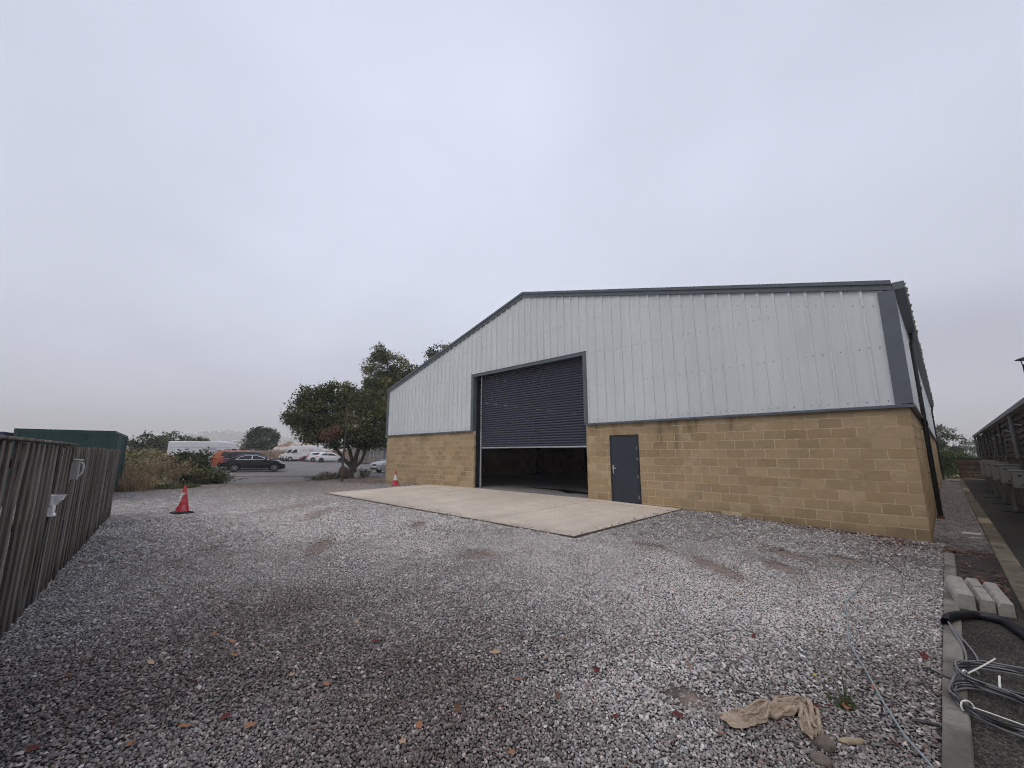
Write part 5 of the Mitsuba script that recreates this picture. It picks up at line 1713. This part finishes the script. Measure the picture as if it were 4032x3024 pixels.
def container(name, label, loc, ang, length, matk, doors=False, h=2.45, group=None):
    """the end at local x=0 faces -x; y from 0 to 2.44"""
    k = thing(name, label, 'shipping container', group)
    M = lambda m: xf(m, rz=ang, loc=loc)
    W = 2.44
    fr = []
    for x in (0, length - .12):
        for y in (0, W - .12):
            fr.append(cbox(x, x + .12, y, y + .12, .1, h, .01))
    for y in (0, W - .08):
        fr += [box(.12, length - .12, y, y + .08, h - .09, h - .004), box(.12, length - .12, y, y + .08, .1, .24)]
    for x in (.0, length - .1):
        fr += [box(x + .006, x + .1, .12, W - .12, h - .13, h - .004), box(x + .006, x + .1, .12, W - .12, .1, .26)]
    part(k, 'frame', M(cat(*fr)), matk)
    n = int((length - .24) / .07)
    xs = np.linspace(.12, length - .12, n)
    cor = .030 * np.clip(np.sin(xs * 2 * np.pi / .28) * 1.8, -1, 1)
    for y, s in ((.045, 1), (W - .045, -1)):
        P = np.stack([np.column_stack([xs, y + s * cor * .9, np.full(n, z)]) for z in (.22, h - .07)], 1)
        part(k, 'side', M(grid_mesh(P)), matk)
    part(k, 'roof', M(box(.05, length - .05, .05, W - .05, h - .06, h - .02)), matk)
    part(k, 'end', M(box(length - .07, length - .03, .1, W - .1, .2, h - .1)), matk)
    if doors:
        for i, y0 in enumerate((.13, W / 2 + .008)):
            y1 = y0 + W / 2 - .138
            d = [box(.035, .06, y0, y1, .27, h - .14)]
            for q in np.linspace(.3, h - .75, 4):
                d.append(box(.022, .0345, y0 + .06, y1 - .06, q, q + .42))
            part(k, 'door', M(cat(*d)), matk)
            for f in (.26, .74):
                yb = y0 + (y1 - y0) * f
                part(k, 'locking_bar', M(cat(tube([(.0, yb, .18), (.0, yb, h - .06)], .019, 6), box(-.02, .02, yb - .05, yb + .05, 1.0, 1.2), box(-.02, .02, yb - .04, yb + .04, 1.62, 1.82))), 'galv')
    else:
        part(k, 'front_panel', M(cat(box(.03, .06, .12, W - .12, .25, h - .12), *[box(.012, .0295, y, y + .13, .28, h - .22) for y in np.arange(.2, W - .3, .28)])), matk)
        for y in (.75, 1.75):
            part(k, 'bracket', M(cbox(-.02, .0115, y, y + .06, h - .32, h - .18, .004)), matk)
    return k


a = math.atan2(.62, -6.5)                                        # long axis of the green container
ca, sa = math.cos(a), math.sin(a)
# local +x runs away from the camera; local +y to its left-hand side
container('shipping_container', 'dark green shipping container standing behind the end of the board fence', (-20.3, -11.44, .02), a, 6.06, 'container_green')
container('shipping_container', 'dark blue shipping container just left of the green one behind the fence', (-20.6, -14.05, -.10), a, 6.06, 'container_blue')
SC = 'row of storage containers beyond the car park'
d = np.array([.77, .64])
d /= np.linalg.norm(d)
ac = math.atan2(d[1], d[0]) + math.pi / 2
for i, lab in enumerate(('grey storage container partly hidden by the tree stems, first of the row', 'grey storage container in the middle of the row behind the tree', 'slate-blue storage container beside the barn corner, end of the row')):
    o = np.array([-57.9, 13.9]) + d * (2.50 * i)
    # doors face the camera: local -x towards it, local +y runs along -d
    q = o + d * 2.44
    container('storage_container', lab, (q[0], q[1], gx(*q)), ac, 6.06, 'container_slate' if i == 2 else 'container_grey', doors=True, h=2.62, group=None)

# ------------------------------------------------------------------ vehicles
mat('glass_dark', (.014, .016, .019), .08, spec=.45)
mat('paint_black', (.005, .005, .007), .30, spec=.30, coat=.25)
mat('paint_orange', (.40, .115, .040), .4, spec=.4, coat=.3)
mat('paint_white', (.72, .73, .75), .35, spec=.5, coat=.6)
mat('paint_van', (.66, .68, .73), .40, spec=.5, coat=.4)
mat('paint_red', (.10, .012, .022), .3, spec=.5, coat=.8)
mat('paint_silver', (.36, .40, .44), .35, spec=.5, coat=.6, metallic=.2)
mat('trim_black', (.018, .018, .020), .5)
mat('tyre', (.016, .016, .017), .75)
mat('alloy', (.36, .36, .38), .35, metallic=.5)
mat('alloy_dark', (.05, .05, .055), .4, metallic=.3)
mat('chrome', (.78, .79, .80), .15, metallic=.9)
mat('lamp_red', (.42, .012, .03), .12, spec=.6)
mat('lamp_clear', (.62, .64, .67), .1, spec=.7)
mat('plate_white', (.66, .66, .62), .5)
mat('plate_yellow', (.6, .5, .12), .5)
mat('van_letter', (.085, .085, .10), .6)
mat('logo_pink', (.62, .42, .52), .6)
mat('logo_dark', (.10, .05, .10), .6)


def vehicle(name, label, category, loc, ang, S, paint, group=None):
    L, W, R = S['L'], S['W'] / 2, S['R']
    xr, xf_ = S['xr'], S['xf']
    from scipy.interpolate import PchipInterpolator as PI
    deck = PI(*np.array(S['deck']).T)
    roof = PI(*np.array(S['roof']).T)
    c0, c1 = S['roof'][0][0], S['roof'][-1][0]
    sill = S.get('sill', .20)
    ra = R + .045
    M = lambda m: xf(m, rz=ang, loc=loc)
    k = thing(name, label, category, group)

    def hw(x):
        t = np.asarray(x, float)
        rr = S.get('round', (.30, .45))
        e = .13 * np.clip(1 - t / rr[0] / 1.6, 0, 1) ** 2 + .24 * np.clip(1 - (L - t) / rr[1] / 1.7, 0, 1) ** 2
        return W * (1 - e * S.get('taper', 1.0))

    def bot(x):
        z = np.full_like(np.asarray(x, float), sill)
        z = z + .12 * np.clip(1 - x / .5, 0, 1) + .05 * np.clip(1 - (L - x) / .4, 0, 1)
        for c in (xr, xf_):
            d2 = ra ** 2 - (x - c) ** 2
            z = np.where(d2 > 0, np.maximum(z, R + np.sqrt(np.maximum(d2, 0))), z)
        return z

    def side_y(x, z):
        """half width of the lower body at height z"""
        b, dk = sill, deck(x)
        t = np.clip((z - b) / np.maximum(dk - b, .05), 0, 1)
        return hw(x) * (1 - .05 * (2 * t - .9) ** 2 - .02 * (t > .96))
    xs = np.unique(np.concatenate([np.linspace(0, L, 46), *[c + ra * np.cos(np.linspace(0, np.pi, 15)) for c in (xr, xf_)], [xr - ra - .01, xr + ra + .01, xf_ - ra - .01, xf_ + ra + .01]]).clip(0, L))
    rows = []
    for x in xs:
        b, dk = float(bot(x)), float(deck(x))
        b = min(b, dk - .04)
        pts = [(0, b), (hw(x) * .80, b)]
        for t in (0.0, .15, .4, .65, .85, .96):
            z = b + (dk - .03 - b) * t
            pts.append((float(side_y(x, z)), z))
        pts += [(hw(x) * .93, dk - .008), (hw(x) * .80, dk + .004), (hw(x) * .4, dk + .022), (0, dk + .028)]
        q = np.array(pts)
        full = np.vstack([q, (q * [-1, 1])[::-1][1:-1], q[:1]])
        rows.append(np.column_stack([np.full(len(full), x), full]))
    P = np.array(rows)
    # rounded nose and tail: pull the first and last sections in
    body = grid_mesh(P)
    caps = []
    for r, sg_ in ((rows[0], 1), (rows[-1], -1)):
        c = r[:-1].mean(0)
        n = len(r) - 1
        V = np.vstack([r[:-1], [c]])
        F = [(i, (i + 1) % n, n) for i in range(n)]
        caps.append(trimesh.Trimesh(V, F, process=False))
    part(k, 'body', M(cat(body, *caps)), paint, 35)
    part(k, 'underside', M(box(.25, L - .25, -W * .78, W * .78, sill + .0, .55)), 'trim_black')

    # cabin
    wb, wt = S.get('wb', .93), S.get('wt', .74)

    def cab_y(x, z):
        b, r = deck(x) - .01, roof(x)
        t = np.clip((z - b) / np.maximum(S['H'] - .08 - b, .1), 0, 1)
        return hw(np.clip(x, .3, L - .5)) * (wb + (wt - wb) * t ** 1.15)
    xc = np.linspace(c0, c1, 40)
    rows = []
    for x in xc:
        b, r = float(deck(x)) - .012, max(float(roof(x)), float(deck(x)) + .004)
        e = min(.07, (r - b) * .4)
        pts = [(0, b)]
        for z in np.linspace(b, r - e, 6):
            pts.append((float(cab_y(x, z)), z))
        y = pts[-1][1 - 1]
        pts += [(y * .95, r - e * .45), (y * .82, r - e * .12), (y * .4, r + .012), (0, r + .016)]
        q = np.array(pts)
        full = np.vstack([q, (q * [-1, 1])[::-1][1:-1], q[:1]])
        rows.append(np.column_stack([np.full(len(full), x), full]))
    part(k, 'cabin', M(grid_mesh(np.array(rows))), S.get('roof_paint', paint), 40)
    if S.get('flatback'):
        r = rows[0]
        n = len(r) - 1
        V = np.vstack([r[:-1], [r[:-1].mean(0)]])
        part(k, 'rear_doors', M(trimesh.Trimesh(V, [(i, (i + 1) % n, n) for i in range(n)], process=False)), paint)

    def patch(poly, yf, th=.010, seg=.12, off=.002):
        """a flat part laid on both sides: poly in (x, z)"""
        out = []
        pg = sg.Polygon(poly) if not isinstance(poly, sg.Polygon) else poly
        pg = pg.segmentize(seg)
        for s in (-1, 1):
            m = prism(pg, th)
            v = np.array(m.vertices)
            y = yf(v[:, 0], v[:, 1]) + off + v[:, 2]
            m.vertices = np.column_stack([v[:, 0], s * y, v[:, 1]])
            out.append(m)
        return out
    names = {}
    for (nm, where, poly, mk) in S.get('patches', ()):
        f = cab_y if where == 'cab' else side_y
        off = .002 if nm != 'window' else .004
        for m in patch(poly, f, .012 if nm == 'window_trim' else .014, off=off if nm != 'window' else .018):
            part(k, nm, M(m), mk)

    def slope_patch(x0, x1, wf, nm, mk):
        X = np.linspace(x0, x1, 10)
        rows = []
        for x in X:
            z = float(roof(x)) + .022
            y = float(cab_y(x, z)) * wf
            a = np.linspace(-1, 1, 9)
            rows.append(np.column_stack([np.full(9, x), a * y, z - .02 * np.abs(a) ** 3]))
        part(k, nm, M(grid_mesh(np.array(rows))), mk, 60)
    for (x0, x1, wf, nm, mk) in S.get('screens', ()):
        slope_patch(x0, x1, wf, nm, mk)
    # flat parts across the nose and tail: (name, end, z0, z1, yfrac0, yfrac1, material)
    for (nm, end, z0, z1, f0, f1, mk) in S.get('ends', ()):
        x = -.004 if end == 'rear' else L + .004
        y0, y1 = hw(0 if end == 'rear' else L) * f0, hw(0 if end == 'rear' else L) * f1
        part(k, nm, M(cbox(min(x, x + (-.022 if end == 'rear' else .022)), max(x, x + (-.022 if end == 'rear' else .022)), y0, y1, z0, z1, .006)), mk)
    # wheels
    for c in (xr, xf_):
        for s in (-1, 1):
            wk = f'{k}__wheel' + ('' if _count.get(f'{k}__wheel', 0) == 0 else f"_{_count[f'{k}__wheel']:03d}")
            _count[f'{k}__wheel'] = _count.get(f'{k}__wheel', 0) + 1
            ty = revolve([(R * .66, -.10), (R * .93, -.105), (R, -.075), (R, .075), (R * .93, .105), (R * .66, .10), (R * .66, -.10)], 28)
            y = s * (W - .115)
            P0 = lambda m: M(xf(m, rx=math.pi / 2, loc=(c, y, R)))
            part(wk, 'tyre', P0(ty), 'tyre', 40)
            rim = [revolve([(R * .655, -.085), (R * .60, -.085), (R * .60, .085), (R * .655, .085)], 28)]
            zo = -s * .082
            if S.get('steel'):
                rim.append(revolve([(.001, zo * .9), (R * .25, zo * .95), (R * .34, zo * .5), (R * .61, zo * .6)], 20))
            else:
                for j in range(S.get('spokes', 5)):
                    t = 2 * math.pi * j / S.get('spokes', 5)
                    for dt in ((-.13, .13) if S.get('twin') else (0,)):
                        b = box(R * .12, R * .63, -.016 if S.get('twin') else -.028, .016 if S.get('twin') else .028, zo - .012, zo + .012)
                        rim.append(xf(b, rz=t + dt))
                rim.append(trimesh.creation.cylinder(R * .17, .03, sections=14).apply_translation((0, 0, zo)))
            part(wk, 'rim', P0(cat(*rim)), S.get('rim', 'alloy'), 40)
            part(wk, 'well', P0(trimesh.creation.cylinder(R * .59, .06, sections=20)), 'trim_black')
    for (nm, m, mk) in S.get('extra', ()):
        part(k, nm, M(m), mk)
    return k, M, cab_y, side_y


def mirrors(x, y, z, mk):
    return [('mirror', cat(cbox(x - .09, x + .09, s * y - .10, s * y + .10, z - .07, z + .07, .03)), mk) for s in (-1, 1)]


# black saloon, side on
sal = dict(L=4.69, W=1.81, H=1.44, R=.335, xr=1.02, xf=3.86, sill=.20, twin=True, spokes=5,
           deck=[(0, .90), (.12, 1.03), (.6, 1.08), (1.2, 1.04), (2.2, .99), (3.2, .97), (3.6, .955), (4.2, .84), (4.55, .70), (4.69, .56)],
           roof=[(.55, 1.075), (.9, 1.20), (1.35, 1.36), (1.9, 1.435), (2.3, 1.44), (2.7, 1.40), (3.1, 1.24), (3.5, 1.03), (3.62, .965)], wt=.70,
           patches=[('window_trim', 'cab', [(1.02, 1.045), (1.22, 1.19), (1.55, 1.315), (2.0, 1.375), (2.45, 1.36), (2.85, 1.25), (3.38, 1.02), (3.38, .985), (1.05, 1.02)], 'chrome'),
                    ('window', 'cab', [(1.10, 1.065), (1.28, 1.19), (1.57, 1.285), (1.98, 1.345), (2.16, 1.345), (2.14, 1.045)], 'glass_dark'),
                    ('window', 'cab', [(2.20, 1.04), (2.22, 1.345), (2.42, 1.335), (2.80, 1.225), (3.24, 1.02)], 'glass_dark'),
                    ('sill_trim', 'low', [(1.42, .26), (3.46, .26), (3.46, .29), (1.42, .29)], 'chrome'),
                    ('bumper_trim', 'low', [(.06, .40), (.58, .345), (.58, .375), (.06, .43)], 'chrome'),
                    ('tail_lamp', 'low', [(.02, .74), (.42, .90), (.44, .945), (.12, .95), (.02, .86)], 'lamp_red'),
                    ('headlamp', 'low', [(4.62, .60), (4.30, .70), (4.18, .775), (4.40, .745), (4.62, .66)], 'lamp_clear')],
           screens=[(.62, 1.20, .86, 'rear_window', 'glass_dark'), (2.78, 3.56, .86, 'windscreen', 'glass_dark')],
           ends=[('tail_lamp', 'rear', .76, .92, -.95, -.5, 'lamp_red'), ('tail_lamp', 'rear', .76, .92, .5, .95, 'lamp_red'), ('number_plate', 'rear', .72, .83, -.30, .30, 'plate_yellow'), ('grille', 'front', .38, .56, -.5, .5, 'trim_black')],
           extra=mirrors(3.17, .97, 1.03, 'paint_black'))
vehicle('parked_car', 'black saloon car with chrome window line parked side-on nearest in the car park', 'car', (-41.05, -4.41, gx(-40.6, -2.3)), 1.341, sal, 'paint_black')
# dark estate behind it
est = dict(L=4.75, W=1.85, H=1.62, R=.36, xr=1.0, xf=3.80, sill=.24, spokes=5,
           deck=[(0, 1.02), (.1, 1.10), (.6, 1.13), (1.6, 1.10), (3.3, 1.05), (3.7, 1.02), (4.3, .92), (4.6, .80), (4.75, .62)],
           roof=[(.06, 1.09), (.25, 1.35), (.5, 1.58), (1.2, 1.62), (2.3, 1.62), (2.8, 1.56), (3.3, 1.30), (3.75, 1.03)],
           patches=[('window', 'cab', [(.55, 1.19), (.72, 1.46), (1.6, 1.52), (2.5, 1.51), (2.85, 1.42), (3.35, 1.14), (1.6, 1.15)], 'glass_dark'),
                    ('tail_lamp', 'low', [(.0, .93), (.42, 1.01), (.40, 1.08), (.02, 1.07)], 'lamp_red'), ('headlamp', 'low', [(4.66, .72), (4.25, .86), (4.3, .90), (4.66, .80)], 'lamp_clear')],
           screens=[(.10, .44, .84, 'rear_window', 'glass_dark'), (2.85, 3.68, .86, 'windscreen', 'glass_dark')],
           ends=[('tail_lamp', 'rear', .92, 1.06, -.95, -.45, 'lamp_red'), ('tail_lamp', 'rear', .92, 1.06, .45, .95, 'lamp_red')], extra=mirrors(3.35, .98, 1.12, 'paint_black'))
vehicle('parked_car', 'black estate car between the black saloon and the orange car', 'car', (-44.2, -3.78, gx(-43.8, -2)), 1.345, est, 'paint_black')
# orange sport utility car
suv = dict(L=4.34, W=1.83, H=1.70, R=.35, xr=.82, xf=3.50, sill=.28, spokes=5,
           deck=[(0, 1.05), (.1, 1.12), (1.0, 1.14), (3.1, 1.10), (3.4, 1.06), (3.9, 1.02), (4.2, .92), (4.34, .70)],
           roof=[(.05, 1.11), (.2, 1.40), (.45, 1.63), (1.2, 1.66), (2.2, 1.66), (2.6, 1.60), (3.05, 1.33), (3.4, 1.07)],
           patches=[('window', 'cab', [(.62, 1.22), (.75, 1.50), (1.3, 1.56), (1.32, 1.20)], 'glass_dark'), ('window', 'cab', [(1.42, 1.20), (1.42, 1.56), (2.4, 1.55), (2.7, 1.44), (3.1, 1.17)], 'glass_dark'),
                    ('tail_lamp', 'low', [(.01, .74), (.32, .80), (.34, 1.0), (.02, 1.02)], 'lamp_red'), ('headlamp', 'low', [(4.26, .78), (3.95, .86), (3.98, .95), (4.24, .90)], 'lamp_clear')],
           screens=[(.08, .36, .84, 'rear_window', 'glass_dark'), (2.66, 3.34, .86, 'windscreen', 'glass_dark')],
           ends=[('tail_lamp', 'rear', .74, 1.02, -.97, -.62, 'lamp_red'), ('tail_lamp', 'rear', .74, 1.02, .62, .97, 'lamp_red'), ('number_plate', 'rear', .80, .91, -.28, .28, 'plate_yellow'), ('bumper', 'rear', .38, .60, -.9, .9, 'trim_black')],
           extra=[('roof_rail', cat(*[tube([(.75, s * .62, 1.66), (.85, s * .62, 1.735), (2.1, s * .62, 1.735), (2.25, s * .62, 1.66)], .022, 6) for s in (-1, 1)]), 'trim_black'), ('spoiler', cbox(.28, .52, -.58, .58, 1.655, 1.70, .015), 'trim_black'), *mirrors(3.0, .97, 1.15, 'trim_black')])
for key in ('deck', 'roof'):
    suv[key] = [(x * 1.17, z * 1.04) for x, z in suv[key]]
suv.update(L=4.34 * 1.17, H=1.77, xr=.95, xf=4.10, R=.37, W=1.9, screens=[(a * 1.17, b * 1.17, *r) for a, b, *r in suv['screens']],
           patches=[(n, w, [(x * 1.17, z * 1.04) for x, z in q], m) for n, w, q, m in suv['patches']],
           extra=[(n, m.apply_scale((1.17, 1, 1.04)), k) for n, m, k in suv['extra']])
vehicle('parked_car', 'bright orange sport utility car with black roof rails', 'car', (-46.7, -4.15, gx(-46.5, -2)), 1.345, suv, 'paint_orange')


# long white van with lettering
def van_spec(L, H, xr, xf_, steel=True):
    return dict(L=L, W=2.05, H=H, R=.345, xr=xr, xf=xf_, sill=.30, steel=True, rim='alloy', flatback=True, taper=.55, wb=.97, wt=.86,
                deck=[(0, 1.25), (L - 1.5, 1.25), (L - 1.05, 1.22), (L - .6, 1.10), (L - .2, .98), (L, .72)],
                roof=[(.02, H - .03), (.2, H), (L - 2.4, H), (L - 2.0, H - .03), (L - 1.7, H - .18), (L - 1.25, 1.78), (L - .72, 1.14)],
                screens=[(L - 1.62, L - .80, .84, 'windscreen', 'glass_dark')])


v = van_spec(6.95, 2.56, 1.6, 5.93)
L = v['L']
v['patches'] = [('window', 'cab', [(L - 1.9, 1.34), (L - 1.88, 1.86), (L - 1.55, 1.86), (L - 1.1, 1.40), (L - 1.1, 1.34)], 'glass_dark'),
                ('side_rub', 'low', [(.2, .62), (L - 2.0, .62), (L - 2.0, .67), (.2, .67)], 'paint_van'), ('panel_line', 'cab', [(.1, 1.98), (L - 2.0, 1.98), (L - 2.0, 2.0), (.1, 2.0)], 'cabinet'),
                ('headlamp', 'low', [(L - .1, .86), (L - .6, 1.02), (L - .55, .90), (L - .12, .78)], 'lamp_clear'), ('bumper_corner', 'low', [(L - .02, .35), (L - .55, .35), (L - .5, .70), (L - .02, .74)], 'trim_black')]
v['ends'] = [('bumper', 'front', .34, .72, -1, 1, 'trim_black'), ('tail_lamp', 'rear', .9, 1.6, -.99, -.88, 'lamp_red'), ('tail_lamp', 'rear', .9, 1.6, .88, .99, 'lamp_red')]
v['extra'] = [('roof_vent', cbox(4.0, 4.55, -.3, .3, 2.57, 2.66, .03), 'paint_white'), ('roof_vent', cbox(5.0, 5.6, -.35, .35, 2.55, 2.72, .05), 'paint_white'), *mirrors(L - 1.35, 1.12, 1.40, 'trim_black')]
vk, VM, vcy, vsy = vehicle('delivery_van', 'long white delivery van with dark lettering on its side behind the orange car', 'van', (-50.9, -6.95, gx(-50, -4)), 1.36, v, 'paint_van')
for txt, x, z in (('COUNTRY', 2.62, 1.72), ('BUTCHERS', 2.52, 1.45)):
    m = meshkit.text_mesh(txt, .175, .008, bold=True)
    u = np.array(m.vertices)
    X, Z = u[:, 0] + x, u[:, 1] + z
    m.vertices = np.column_stack([X, -(np.where(Z > 1.25, vcy(X, Z), vsy(X, Z)) + .004 + u[:, 2]), Z])
    part(vk, 'lettering', VM(m), 'van_letter')

# pair of white vans facing the other way
for n, (loc, ang, lab) in enumerate((((-73.95, 16.25, gx(-75, 13)), 1.2 - math.pi, 'white panel van with a pale round roof vent and small livery, nearer of the pair'), ((-77.25, 16.4, gx(-78, 13)), 1.2 - math.pi, 'white panel van half hidden behind its twin'))):
    v = van_spec(5.95, 2.50, 1.15, 5.0)
    L = v['L']
    v['patches'] = [('window', 'cab', [(L - 1.95, 1.34), (L - 1.93, 1.88), (L - 1.60, 1.88), (L - 1.05, 1.40), (L - 1.0, 1.34)], 'glass_dark'), ('rub_strip', 'low', [(1.7, .62), (L - 1.6, .62), (L - 1.6, .66), (1.7, .66)], 'cabinet'),
                    ('bumper_corner', 'low', [(L - .02, .32), (L - .50, .32), (L - .42, .80), (L - .25, .98), (L - .02, .86)], 'trim_black'), ('headlamp', 'low', [(L - .30, .98), (L - .72, 1.10), (L - .6, .96), (L - .40, .90)], 'lamp_clear'),
                    ('door_handle', 'low', [(L - 2.0, 1.06), (L - 1.86, 1.06), (L - 1.86, 1.24), (L - 2.0, 1.24)], 'trim_black'), ('door_handle', 'low', [(L - 2.42, 1.06), (L - 2.28, 1.06), (L - 2.28, 1.24), (L - 2.42, 1.24)], 'trim_black')]
    v['ends'] = [('bumper', 'front', .32, .86, -1, 1, 'trim_black'), ('number_plate', 'front', .46, .58, -.3, .3, 'plate_white')]
    v['extra'] = [*mirrors(L - 1.35, 1.10, 1.42, 'trim_black')]
    if n == 0:
        v['extra'].append(('roof_vent', cbox(3.0, 3.6, -.3, .3, 2.51, 2.66, .04), 'paint_white'))
    k, VM, vcy, vsy = vehicle('panel_van', lab, 'van', loc, ang, v, 'paint_white')
    if n == 0:
        # the small print of the livery is too blurred to read: rows of marks, a pink badge, dark words above it
        ms = {'van_letter': [], 'logo_pink': [], 'logo_dark': []}
        rng = np.random.default_rng(8)

        def side_box(x0, x1, z0, z1, mk):
            X = np.array([x0, x1])
            b = cbox(x0, x1, 0, .01, z0, z1, .002)
            u = np.array(b.vertices)
            b.vertices = np.column_stack([u[:, 0], vcy(u[:, 0], u[:, 2]) + .006 + u[:, 1], u[:, 2]])
            ms[mk].append(b)
        # facing side is the van's left (local +y); reading direction runs from the nose to the tail
        for z, n_, w in ((1.80, 9, .09), (1.60, 8, .11)):
            x = L - 2.55
            for j in range(n_):
                w_ = w * rng.uniform(.6, 1.2)
                side_box(x - w_, x, z, z + (.055 if z > 1.7 else .075), 'van_letter')
                x -= w_ + .035
        side_box(L - 4.35, L - 3.78, 1.52, 1.78, 'logo_pink')
        side_box(L - 4.0, L - 3.80, 1.82, 1.92, 'logo_dark')
        side_box(L - 4.42, L - 4.10, 1.82, 1.90, 'logo_dark')
        for z in (1.84, 1.62):
            side_box(L - 5.6, L - 4.75, z, z + .035, 'van_letter')
        for mk, nm in (('van_letter', 'small_print'), ('logo_pink', 'badge'), ('logo_dark', 'badge_words')):
            part(k, nm, VM(cat(*ms[mk])), mk)

# red car, white estate, white hatchback
hatch = dict(L=4.38, W=1.80, H=1.46, R=.335, xr=.78, xf=3.46, sill=.22, spokes=5, twin=False, rim='alloy_dark',
             deck=[(0, .92), (.12, .98), (.6, 1.00), (1.6, .97), (3.0, .93), (3.35, .91), (3.9, .82), (4.2, .72), (4.38, .55)],
             roof=[(.08, .97), (.32, 1.20), (.62, 1.39), (1.3, 1.46), (2.0, 1.45), (2.5, 1.36), (2.95, 1.14), (3.35, .92)],
             patches=[('window', 'cab', [(.72, 1.10), (.95, 1.26), (1.45, 1.345), (1.60, 1.35), (1.62, 1.04)], 'glass_dark'), ('window', 'cab', [(1.69, 1.04), (1.68, 1.35), (2.1, 1.335), (2.45, 1.245), (2.98, 1.0)], 'glass_dark'),
                      ('tail_lamp', 'low', [(.0, .80), (.45, .86), (.52, .90), (.02, .90)], 'lamp_red'), ('headlamp', 'low', [(4.28, .62), (3.92, .72), (3.88, .77), (4.26, .70)], 'lamp_clear'), ('sill_trim', 'low', [(1.2, .235), (3.05, .235), (3.05, .29), (1.2, .29)], 'trim_black')],
             screens=[(.12, .56, .84, 'rear_window', 'glass_dark'), (2.5, 3.3, .86, 'windscreen', 'glass_dark')],
             ends=[('tail_lamp', 'rear', .80, .90, -.95, .95, 'lamp_red'), ('bumper', 'rear', .30, .45, -.85, .85, 'trim_black')], extra=mirrors(2.98, .96, 1.0, 'paint_white'))
west = dict(L=4.63, W=1.87, H=1.50, R=.34, xr=.92, xf=3.70, sill=.23, spokes=5,
            deck=[(0, .98), (.1, 1.05), (.6, 1.06), (1.6, 1.02), (3.2, .98), (3.6, .95), (4.2, .84), (4.5, .72), (4.63, .55)],
            roof=[(.05, 1.03), (.25, 1.25), (.5, 1.44), (1.2, 1.50), (2.2, 1.49), (2.7, 1.41), (3.2, 1.16), (3.6, .97)],
            patches=[('window', 'cab', [(.62, 1.15), (.80, 1.32), (1.6, 1.39), (2.4, 1.37), (2.75, 1.27), (3.2, 1.05), (1.6, 1.08)], 'glass_dark'), ('tail_lamp', 'cab', [(.14, 1.06), (.36, 1.06), (.46, 1.36), (.40, 1.38)], 'lamp_red'), ('tail_lamp', 'low', [(.0, .82), (.30, .86), (.34, 1.0), (.02, 1.0)], 'lamp_red')],
            screens=[(.08, .44, .80, 'rear_window', 'glass_dark'), (2.75, 3.55, .86, 'windscreen', 'glass_dark')],
            ends=[('tail_lamp', 'rear', .82, 1.0, -.97, -.6, 'lamp_red'), ('tail_lamp', 'rear', .82, 1.0, .6, .97, 'lamp_red'), ('number_plate', 'rear', .76, .86, -.28, .28, 'plate_yellow'), ('bumper', 'rear', .30, .46, -.9, .9, 'trim_black')], extra=mirrors(3.2, .98, 1.05, 'paint_white'))
vehicle('parked_car', 'white hatchback parked side-on, partly behind the spreading tree', 'car', (-65.3, 11.9, gx(-64.5, 14)), 1.2, hatch, 'paint_white')
vehicle('parked_car', 'white estate car with tall red tail lamps between the red car and the white hatchback', 'car', (-69.0, 11.9, gx(-68, 14)), 1.2, west, 'paint_white')
rd = dict(hatch)
rd = {**hatch, 'extra': mirrors(2.98, .96, 1.0, 'trim_black'), 'rim': 'alloy'}
vehicle('parked_car', 'dark red car mostly hidden between the white van and the white estate', 'car', (-70.4, 15.9, gx(-71, 14)), 1.2 - math.pi, rd, 'paint_red')
sv = {**hatch, 'L': 4.57, 'extra': mirrors(3.05, .96, 1.0, 'paint_silver'), 'rim': 'alloy',
      'deck': [(0, .92), (.12, 1.0), (.6, 1.02), (1.6, .98), (3.1, .95), (3.5, .93), (4.1, .86), (4.42, .75), (4.57, .58)],
      'ends': [('grille', 'front', .60, .72, -.32, .32, 'trim_black'), ('headlamp', 'front', .62, .74, -.92, -.42, 'lamp_clear'), ('headlamp', 'front', .62, .74, .42, .92, 'lamp_clear'), ('air_intake', 'front', .30, .40, -.7, .7, 'trim_black'), ('number_plate', 'front', .46, .56, -.28, .28, 'plate_white')]}
vehicle('parked_car', 'pale silver-blue car nosing out from behind the barn corner', 'car', (-33.8, 9.48, gx(-33.5, 7)), -math.pi / 2 + .20, sv, 'paint_silver')
